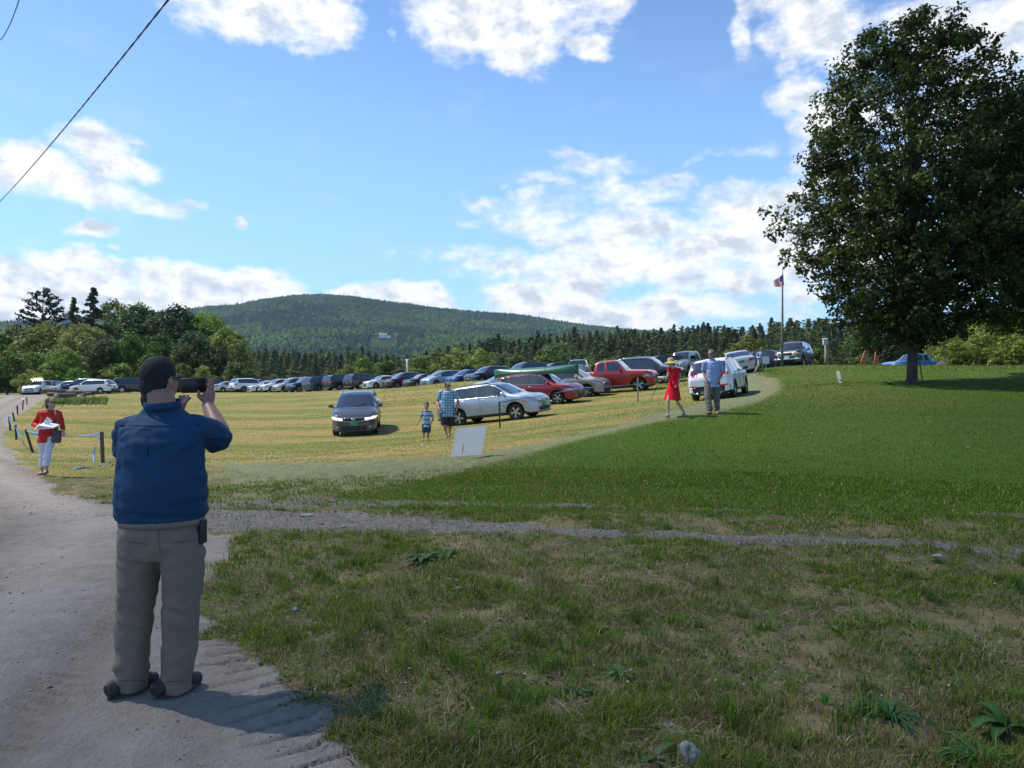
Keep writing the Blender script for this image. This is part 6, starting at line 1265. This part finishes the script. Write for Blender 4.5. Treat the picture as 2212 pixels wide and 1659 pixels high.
ribbon('blue_tape',[STK['d'],w_(0,1676,31),w_(-80,1672,32)],.05,'pale blue tape stretched across the road at the left margin',.1)
ribbon('blue_tape',[STK['a']-Vector((0,0,.05)),w_(386,1770,18.2),w_(374,1815,18.1),w_(373,1866,17.6),hp(345,1876)+Vector((0,0,.03)),hp(290,1884)+Vector((0,0,.03))],.05,'blue tape end hanging from the tall brown stake to the ground')
ribbon('blue_tape',[hp(395,1874)+Vector((0,0,.04)),hp(425,1868)+Vector((0,0,.06)),hp(452,1857)+Vector((0,0,.05))],.045,'scrap of blue tape lying in the grass behind the photographer')
r1,r2,r3=STK['r1'],STK['r2'],STK['r3']
ribbon('blue_tape',[r1,r1.lerp(r2,.5)-Vector((0,0,.0)),r2-Vector((0,0,.30))],.055,'long blue tape in front of the silver and deep red wagons',.06)
ribbon('blue_tape',[r2-Vector((0,0,.30)),r2.lerp(r3,.5)-Vector((0,0,.18)),r3-Vector((0,0,.1))],.055,'blue tape passing behind the woman in the red dress',.1)
ribbon('blue_tape',[r1,r1+Vector((.12,-.02,-.10)),r1+Vector((.24,-.04,-.24))],.045,'loose end of blue tape at the stake by the silver wagon')
# boards
def board(name,TL,TR,BR,BL,m,label,th=.012,cat='sign',extra=None):
    n=(TR-TL).cross(BL-TL).normalized()*th; mb=MB(); P=[TL,TR,BR,BL]; Q=[p+n for p in P]; mb.add(P+Q,[(0,1,2,3),(7,6,5,4),(0,4,5,1),(1,5,6,2),(2,6,7,3),(3,7,4,0)]); o=mb.build(name,m); tag(o,label,cat)
    return o
WB=pm('white_plastic_board',(.36,.37,.355),.5,vary=.05,vscale=3)
o=board('sign_board',ws(1825,1713,15.75),ws(1947,1701,15.65),ws(1926,1820,15.35),ws(1803,1827,15.45),WB,'blank pale sign board leaning at the edge of the path')
mb=MB()
for u0,u1 in ((1850,1846),(1896,1893)): mb.tube([ws(u0,1775,15.53),ws(u1,1832,15.36)-Vector((0,0,.10))],.004,n=5)
mb.build('wire_leg',pm('wire',(.2,.2,.2),.4,1.),o)
mb=MB(); c=ws(1908,1787,15.50)
mb.add([ws(1901,1779,15.51),ws(1915,1786,15.49),ws(1902,1797,15.46)],[(0,1,2)]); mb.build('faint_arrow',pm('faint_grey_print',(.33,.36,.37),.6),o)
o=board('small_sign',ws(3343,1486,29.9),ws(3358,1485,29.3),ws(3368,1532,29.2),ws(3356,1533,29.8),WB,'narrow white sign seen edge-on in the middle of the lawn')
mb=MB(); mb.add([ws(3358.5,1518,29.4),ws(3364,1518,29.2),ws(3365.5,1524,29.2),ws(3360,1524,29.4)],[(0,1,2,3)]); mb.build('dark_mark',BLK,o)
b3=hp(3063,1469); o=board('white_sign',ws(3051,1425,44.),ws(3077,1426,44.),ws(3077,1455,44.),ws(3052,1455,44.),WH_,'white rectangular notice board low beside the man in the cap')
mb=MB(); mb.box(ws(3064,1461,44.03)-Vector((0,0,.1)),(.04,.03,.5)); mb.build('post',WOODG,o)
# flagpole and flag
fb=hp(3128,1467); Yf=fb.y; top=ws(3131,1066,Yf); mb=MB(); mb.tube([fb-Vector((0,0,.2)),fb.lerp(top,.5),ws(3130,1130,Yf),ws(3130.5,1100,Yf),top],[.085,.07,.05,.03,.022],n=10); fp=mb.build('flagpole',WOODG); tag(fp,'tall slender wooden flagpole on the rise before the off-roader','flagpole')
def _tl(m):
    t=NT(m.node_tree); b=t.n['Principled BSDF']; tr=t.new('ShaderNodeBsdfTranslucent'); ms=t.new('ShaderNodeMixShader'); ms.inputs[0].default_value=.7; t.l.new(b.inputs[0].links[0].from_socket,tr.inputs[0]); t.l.new(b.outputs[0],ms.inputs[1]); t.l.new(tr.outputs[0],ms.inputs[2]); t.l.new(ms.outputs[0],t.n['Material Output'].inputs[0])
FR_=pm('flag_red',(.62,.02,.04),.8); FW=pm('flag_white',(.75,.74,.76),.8); FB=pm('flag_blue',(.05,.07,.28),.8); [_tl(q) for q in (FR_,FW,FB)]
def flagpt(s,t): # s along the fly, t down the hoist
    p0=ws(3132,1094,Yf); fold=math.sin(s*9+t*1.2)*.10*s
    return p0+Vector((.06*t-.62*s-.06*s*t, -.03+fold-.05*s, -.78*t-.52*s*(1-.75*t)-.04*math.sin(s*5)))
V=[];Fs=[];mi=[];ns=24;nt=13
for j in range(nt+1):
    for i in range(ns+1): V.append(flagpt(i/ns,j/nt))
for j in range(nt):
    for i in range(ns):
        Fs.append((j*(ns+1)+i,(j+1)*(ns+1)+i,(j+1)*(ns+1)+i+1,j*(ns+1)+i+1)); mi.append(2 if (j<7 and i<ns*.4) else (0 if j%2==0 else 1))
for r_ in range(9):
    for c_ in range(6 if r_%2==0 else 5):
        s_=(.4)*((c_+ (1. if r_%2 else .5))/6.); t_=(7/13)*((r_+.7)/9.4); b_=len(V); q=.010
        for ds,dt in ((-q,-q*1.4),(-q,q*1.4),(q,q*1.4),(q,-q*1.4)): V.append(flagpt(s_+ds,t_+dt)+Vector((0,-.006,0)))
        Fs.append((b_,b_+1,b_+2,b_+3)); mi.append(1)
me=mesh_np('flag',[tuple(p) for p in V],np.array(Fs),[FR_,FW,FB],smooth=True,midx=mi); fl=link(bpy.data.objects.new('flag',me)); tag(fl,'limp red, white and blue striped flag with a starred canton','flag')
# birdhouse post
bb=at(3305/4,53); mb=MB(); tp=ws(3306,1366,53); mb.tube([Vector((tp.x,53,bb.z-.3)),tp],[.16,.13],n=10); o=mb.build('wooden_post',WOODG); tag(o,'grey wooden post with a small pale box near its top','post')
mb=MB(); mb.box(ws(3300,1368,52.7),(.28,.22,.42),bev=.02); mb.box(ws(3300,1356,52.7),(.36,.30,.05),Matrix.Rotation(R(12),3,'X')); mb.build('nest_box',pm('pale_box',(.5,.5,.46),.7),o)
# orange ramps
OR=pm('orange_steel',(.45,.13,.035),.5,vary=.25,vscale=10)
def ramp(pts,Y,label):
    (bu,bv),(tu,tv),w=pts; b=ws(bu,bv,Y); t=ws(tu,tv,Y); b=b-(t-b)*.6; mb=MB(); x=Vector((w/2,0,0))
    for s in (1,-1): mb.tube([b+x*s,t+x*s],.045,n=6)
    n=9
    for k in range(n): p=b.lerp(t,(k+.5)/n); mb.box(p,(w,.05,.07))
    mb.box(t,(w+.1,.06,.06)); tag(mb.build('trailer_ramp',OR),label,'ramp','upright orange ramps behind the lawn')
ramp(((3452,1452),(3468,1403),.36),62,'orange ladder-like ramp standing alone left of the blue pickup'); ramp(((3505,1450),(3510,1396),.26),60.0,'orange ladder-like ramp right in front of the blue pickup bonnet')
mb=MB(); b=hp(3691,1529); mb.tube([b,ws(3674,1428,30.1)],.022,n=6); tag(mb.build('leaning_pole',pm('rust_pole',(.16,.06,.04),.8)),'thin reddish pole leaning against the trunk of the large maple','pole')
# logs and their weeds
LOGM=pm('log_bark',(.13,.10,.085),.9,vary=.5,vscale=4,bump=.02,bscale=20); LOGE=pm('log_end',(.38,.30,.22),.9,vary=.3,vscale=12)
def log(u0,v0,u1,v1,Y0,Y1,r,label):
    a=ws(u0,v0,Y0);b=ws(u1,v1,Y1); mb=MB(); mb.tube([a,a.lerp(b,.33)+Vector((0,0,.03)),a.lerp(b,.66),b],[r,r*.95,r*.98,r*.85],n=12); o=mb.build('log',LOGM); tag(o,label,'log','stacked logs beside the road')
    e=MB(); d=(b-a).normalized(); e.tube([a-d*.006,a+d*.01],r*.93,n=12); e.build('cut_end',LOGE,o)
log(166,1564,270,1568,66,67,.24,'thick dark log on top of the stack, its left end over the road verge'); log(190,1577,268,1584,64.5,65,.20,'grey log lying lowest at the left of the stack'); log(262,1567,395,1570,67,66,.19,'long pale log reaching to the white wagon'); log(225,1584,300,1580,63,66,.22,'log showing its round dark end towards the viewer'); log(330,1580,390,1571,64,68,.16,'short broken log at the right end of the stack')
n=8000; us=RNG.uniform(120,430,n); Yq=RNG.uniform(48,64,n); x=(us/4-512)/F*Yq; keep=(RNG.random(n)<np.clip(1-(us-330+260*(vnoise(x,Yq,.25,73)-.5))/110,0,1)*np.clip((us-110)/40,0,1)*sm(vnoise(x,Yq,.35,72)+np.clip((Yq-52)/16,0,.4),.42,.6)*(sdist(ROAD,x,Yq)>.6)*sm(Yq+9*(vnoise(x,Yq,.4,77)-.5),49,56)); x=x[keep];y=Yq[keep]; n=len(x)
blades('weeds',x,y,RNG.uniform(.08,.50,n)*(.15+1.6*vnoise(x,y,.45,71)**1.6),RNG.uniform(.05,.14,n),pick([(.12,.18,.045),(.16,.23,.06),(.09,.14,.035),(.26,.26,.12)],n,[.35,.3,.2,.15]),1.3)
# grass fringe on the crest and round the parked cars
x,y=polar(16000,44,72,-10,40); x2=x; k=RNG.random(len(x))<.8*(sdist(PATH,x,y)>0); x,y=x[k],y[k]; n=len(x)
blades('crest_grass',x,y,RNG.uniform(.03,.10,n),RNG.uniform(.02,.05,n),pick([(.16,.19,.05),(.22,.22,.07),(.12,.17,.04),(.34,.29,.13)],n,[.35,.25,.2,.2]),.6)
# pole glimpsed beyond the cars, white leaning post
def gpole(us,v0,v1,Y,r,m,name,label,cat,us2=None):
    a=ws(us,v0,Y); b=ws(us2 or us,v1,Y); mb=MB(); mb.tube([b-(a-b)*.5,a],r,n=8); o=mb.build(name,m); return tag(o,label,cat)
o=gpole(1628,1437,1482,120,.12,WH_,'utility_pole','thin pale pole standing beyond the far row of cars','pole'); mb=MB(); mb.tube([ws(1620,1440,120),ws(1638,1437,120)],.07,n=6); mb.build('crossarm',WH_,o)
gpole(495,1514,1536,95,.12,WH_,'leaning_post','white post leaning beside the black off-roader','post',us2=472)
# overhead cables
def cable(a,b,r,label,name='overhead_cable'):
    d=b-a; P=[]; n=260
    for k in range(n+1):
        t=-.2+1.6*k/n; P.append(a+d*t-Vector((0,0,1))*(.25*4*t*(1-t)*.35))
    mb=MB(); 
    for ph in (0,PI): mb.tube([p+Vector((0,math.cos(k*.9+ph),math.sin(k*.9+ph)))*r*.8 for k,p in enumerate(P)],r,n=5)
    tag(mb.build(name,BLK),label,'cable')
cable(ws(0,806,26),ws(672,0,9),.0085,'thick dark twisted overhead cable crossing the sky')
cable(ws(0,160,15),ws(76,0,11),.006,'thin second cable near the top left corner of the sky')
# stones and broad-leaved weeds in the verge
STN=pm('grey_stone',(.27,.26,.255),.9,vary=.35,vscale=18,bump=.006,bscale=40)
def rock(us,vs,r,label):
    x,y=hit(us,vs); mb=MB(); mb.ell((0,0,0),r,n=18,m=12); o=remesh(mb,'rock',STN,min(r)*.16,None,1,disp=lambda p:mnoise.noise(p*14)*min(r)*.45+mnoise.noise(p*45)*min(r)*.12); o.location=(x,y,float(HG(np.array([x]),np.array([y]))[0])+r[2]*.45); tag(o,label,'stone')
rock(2752,3052,(.052,.046,.058),'rounded grey stone at the bottom edge of the grass'); rock(1990,2690,(.03,.02,.012),'small pale flat stone beside bare soil in the verge'); rock(1180,2450,(.022,.02,.016),'small knobbly white stone at the road edge'); rock(1370,2112,(.035,.02,.018),'flat pinkish stone by the gravel track'); rock(1230,2068,(.09,.05,.03),'dark flat stone in the gravel track'); rock(2660,2925,(.045,.02,.012),'thin pale stone sliver above the rounded grey stone'); rock(1830,2400,(.03,.022,.018),'small grey stone under the broad green leaves'); rock(3750,2238,(.05,.03,.02),'pale stone at the far side of the verge')
LEAF=leaf_mat('broad_leaf',(1,1,1),.25,.15)
def leafy(us,vs,n,L,wd,label,col,up=.6,seed=0,cat='plant'):
    rg=np.random.default_rng(seed); x,y=hit(us,vs); V=[];Fs=[];C=[]
    for k in range(n):
        a=rg.uniform(0,2*PI); l=L*rg.uniform(.6,1.1); w=wd*rg.uniform(.7,1.15); e=up*rg.uniform(.5,1.3); d=Vector((math.cos(a),math.sin(a),0)); s=Vector((-d.y,d.x,0)); m=8; b=len(V); cc=np.array(col)*rg.uniform(.75,1.25); p=Vector((0,0,0))
        for j in range(m+1):
            t=j/m; th=e*(1-1.5*t); 
            if j: p=p+(d*math.cos(th)+Vector((0,0,1))*math.sin(th))*l/m
            ww=w*.5*(math.sin(PI*min(1,t*.93+.05))**.8)*(1 if t>.12 else .25); rip=math.sin(j*2.1+k)*w*.07
            V+=[p+s*ww+Vector((0,0,rip+ww*.25)),p-Vector((0,0,0)),p-s*ww+Vector((0,0,-rip+ww*.25))]; C+=[cc*.9,cc*1.25,cc*.9]
        for j in range(m): q=b+3*j; Fs+=[(q,q+1,q+4,q+3),(q+1,q+2,q+5,q+4)]
    me=mesh_np('leafy_weed',[tuple(v) for v in V],np.array(Fs),LEAF,smooth=True,attrs={'col':np.array(C)}); o=link(bpy.data.objects.new('leafy_weed',me)); o.location=(x,y,float(HG(np.array([x]),np.array([y]))[0])-.004); tag(o,label,cat)
leafy(1690,2265,16,.24,.065,'spreading dark green dock plant with long broad leaves, mid verge',(.06,.13,.022),.7,1); leafy(1785,2240,11,.22,.06,'second broad-leaved plant right behind the spreading dock',(.05,.12,.02),.8,2)
leafy(1682,2355,1,.07,.075,'single round pale leaf lying below the dock plant',(.32,.40,.25),.1,3); leafy(1805,2345,2,.08,.06,'pair of pale jagged leaves right of the round one',(.25,.36,.18),.2,4)
leafy(2610,3060,11,.17,.055,'broad upright leaves just left of the rounded grey stone',(.055,.12,.02),1.,5); leafy(2850,3050,5,.10,.05,'small yellow-green leaves right of the rounded grey stone',(.12,.19,.045),.6,6)
leafy(4020,2940,9,.22,.055,'large broad-leaved plant at the bottom right corner',(.045,.11,.02),1.,7); leafy(3930,3060,34,.26,.010,'tuft of long green grass near the bottom right corner',(.06,.15,.03),1.1,8); leafy(3560,2900,60,.24,.009,'thick tuft of long dark grass blades, right part of the verge',(.05,.12,.03),1.2,9)
leafy(3300,2830,8,.12,.028,'small upright leafy weed left of the long dark tuft',(.06,.13,.02),1.2,10); leafy(3320,2520,5,.10,.035,'small yellowish broadleaf weed in the dry hay',(.14,.19,.03),1.1,11); leafy(2920,2740,4,.11,.022,'narrow upright dock leaves in the middle right verge',(.07,.14,.02),1.3,12)
leafy(2480,2700,40,.16,.008,'tuft of bright grass blades beside bare soil',(.08,.17,.03),1.2,13); leafy(2300,2790,36,.18,.009,'dark grass tuft above the bottom middle',(.05,.11,.025),1.2,14); leafy(1100,2125,9,.11,.03,'low yellow-green weed by the photographer\'s trousers',(.11,.18,.03),.6,15); leafy(1160,2700,3,.07,.05,'tiny round bright leaves at the dirt edge',(.12,.2,.03),.3,16)
leafy(3560,1540,30,.45,.05,'green shoots round the foot of the large maple',(.04,.09,.015),1.2,17)
mb=MB(); 
for k in range(9): a=at(955+k*16,53+RNG.uniform(-1,1)); mb.ell(a+Vector((0,0,.25)),(1.3,1.1,.45+.25*RNG.random()))
tag(mb.build('dirt_mound',pm('dark_soil',(.07,.06,.055),.95,vary=.3,vscale=2,bump=.05,bscale=8)),kind='structure')
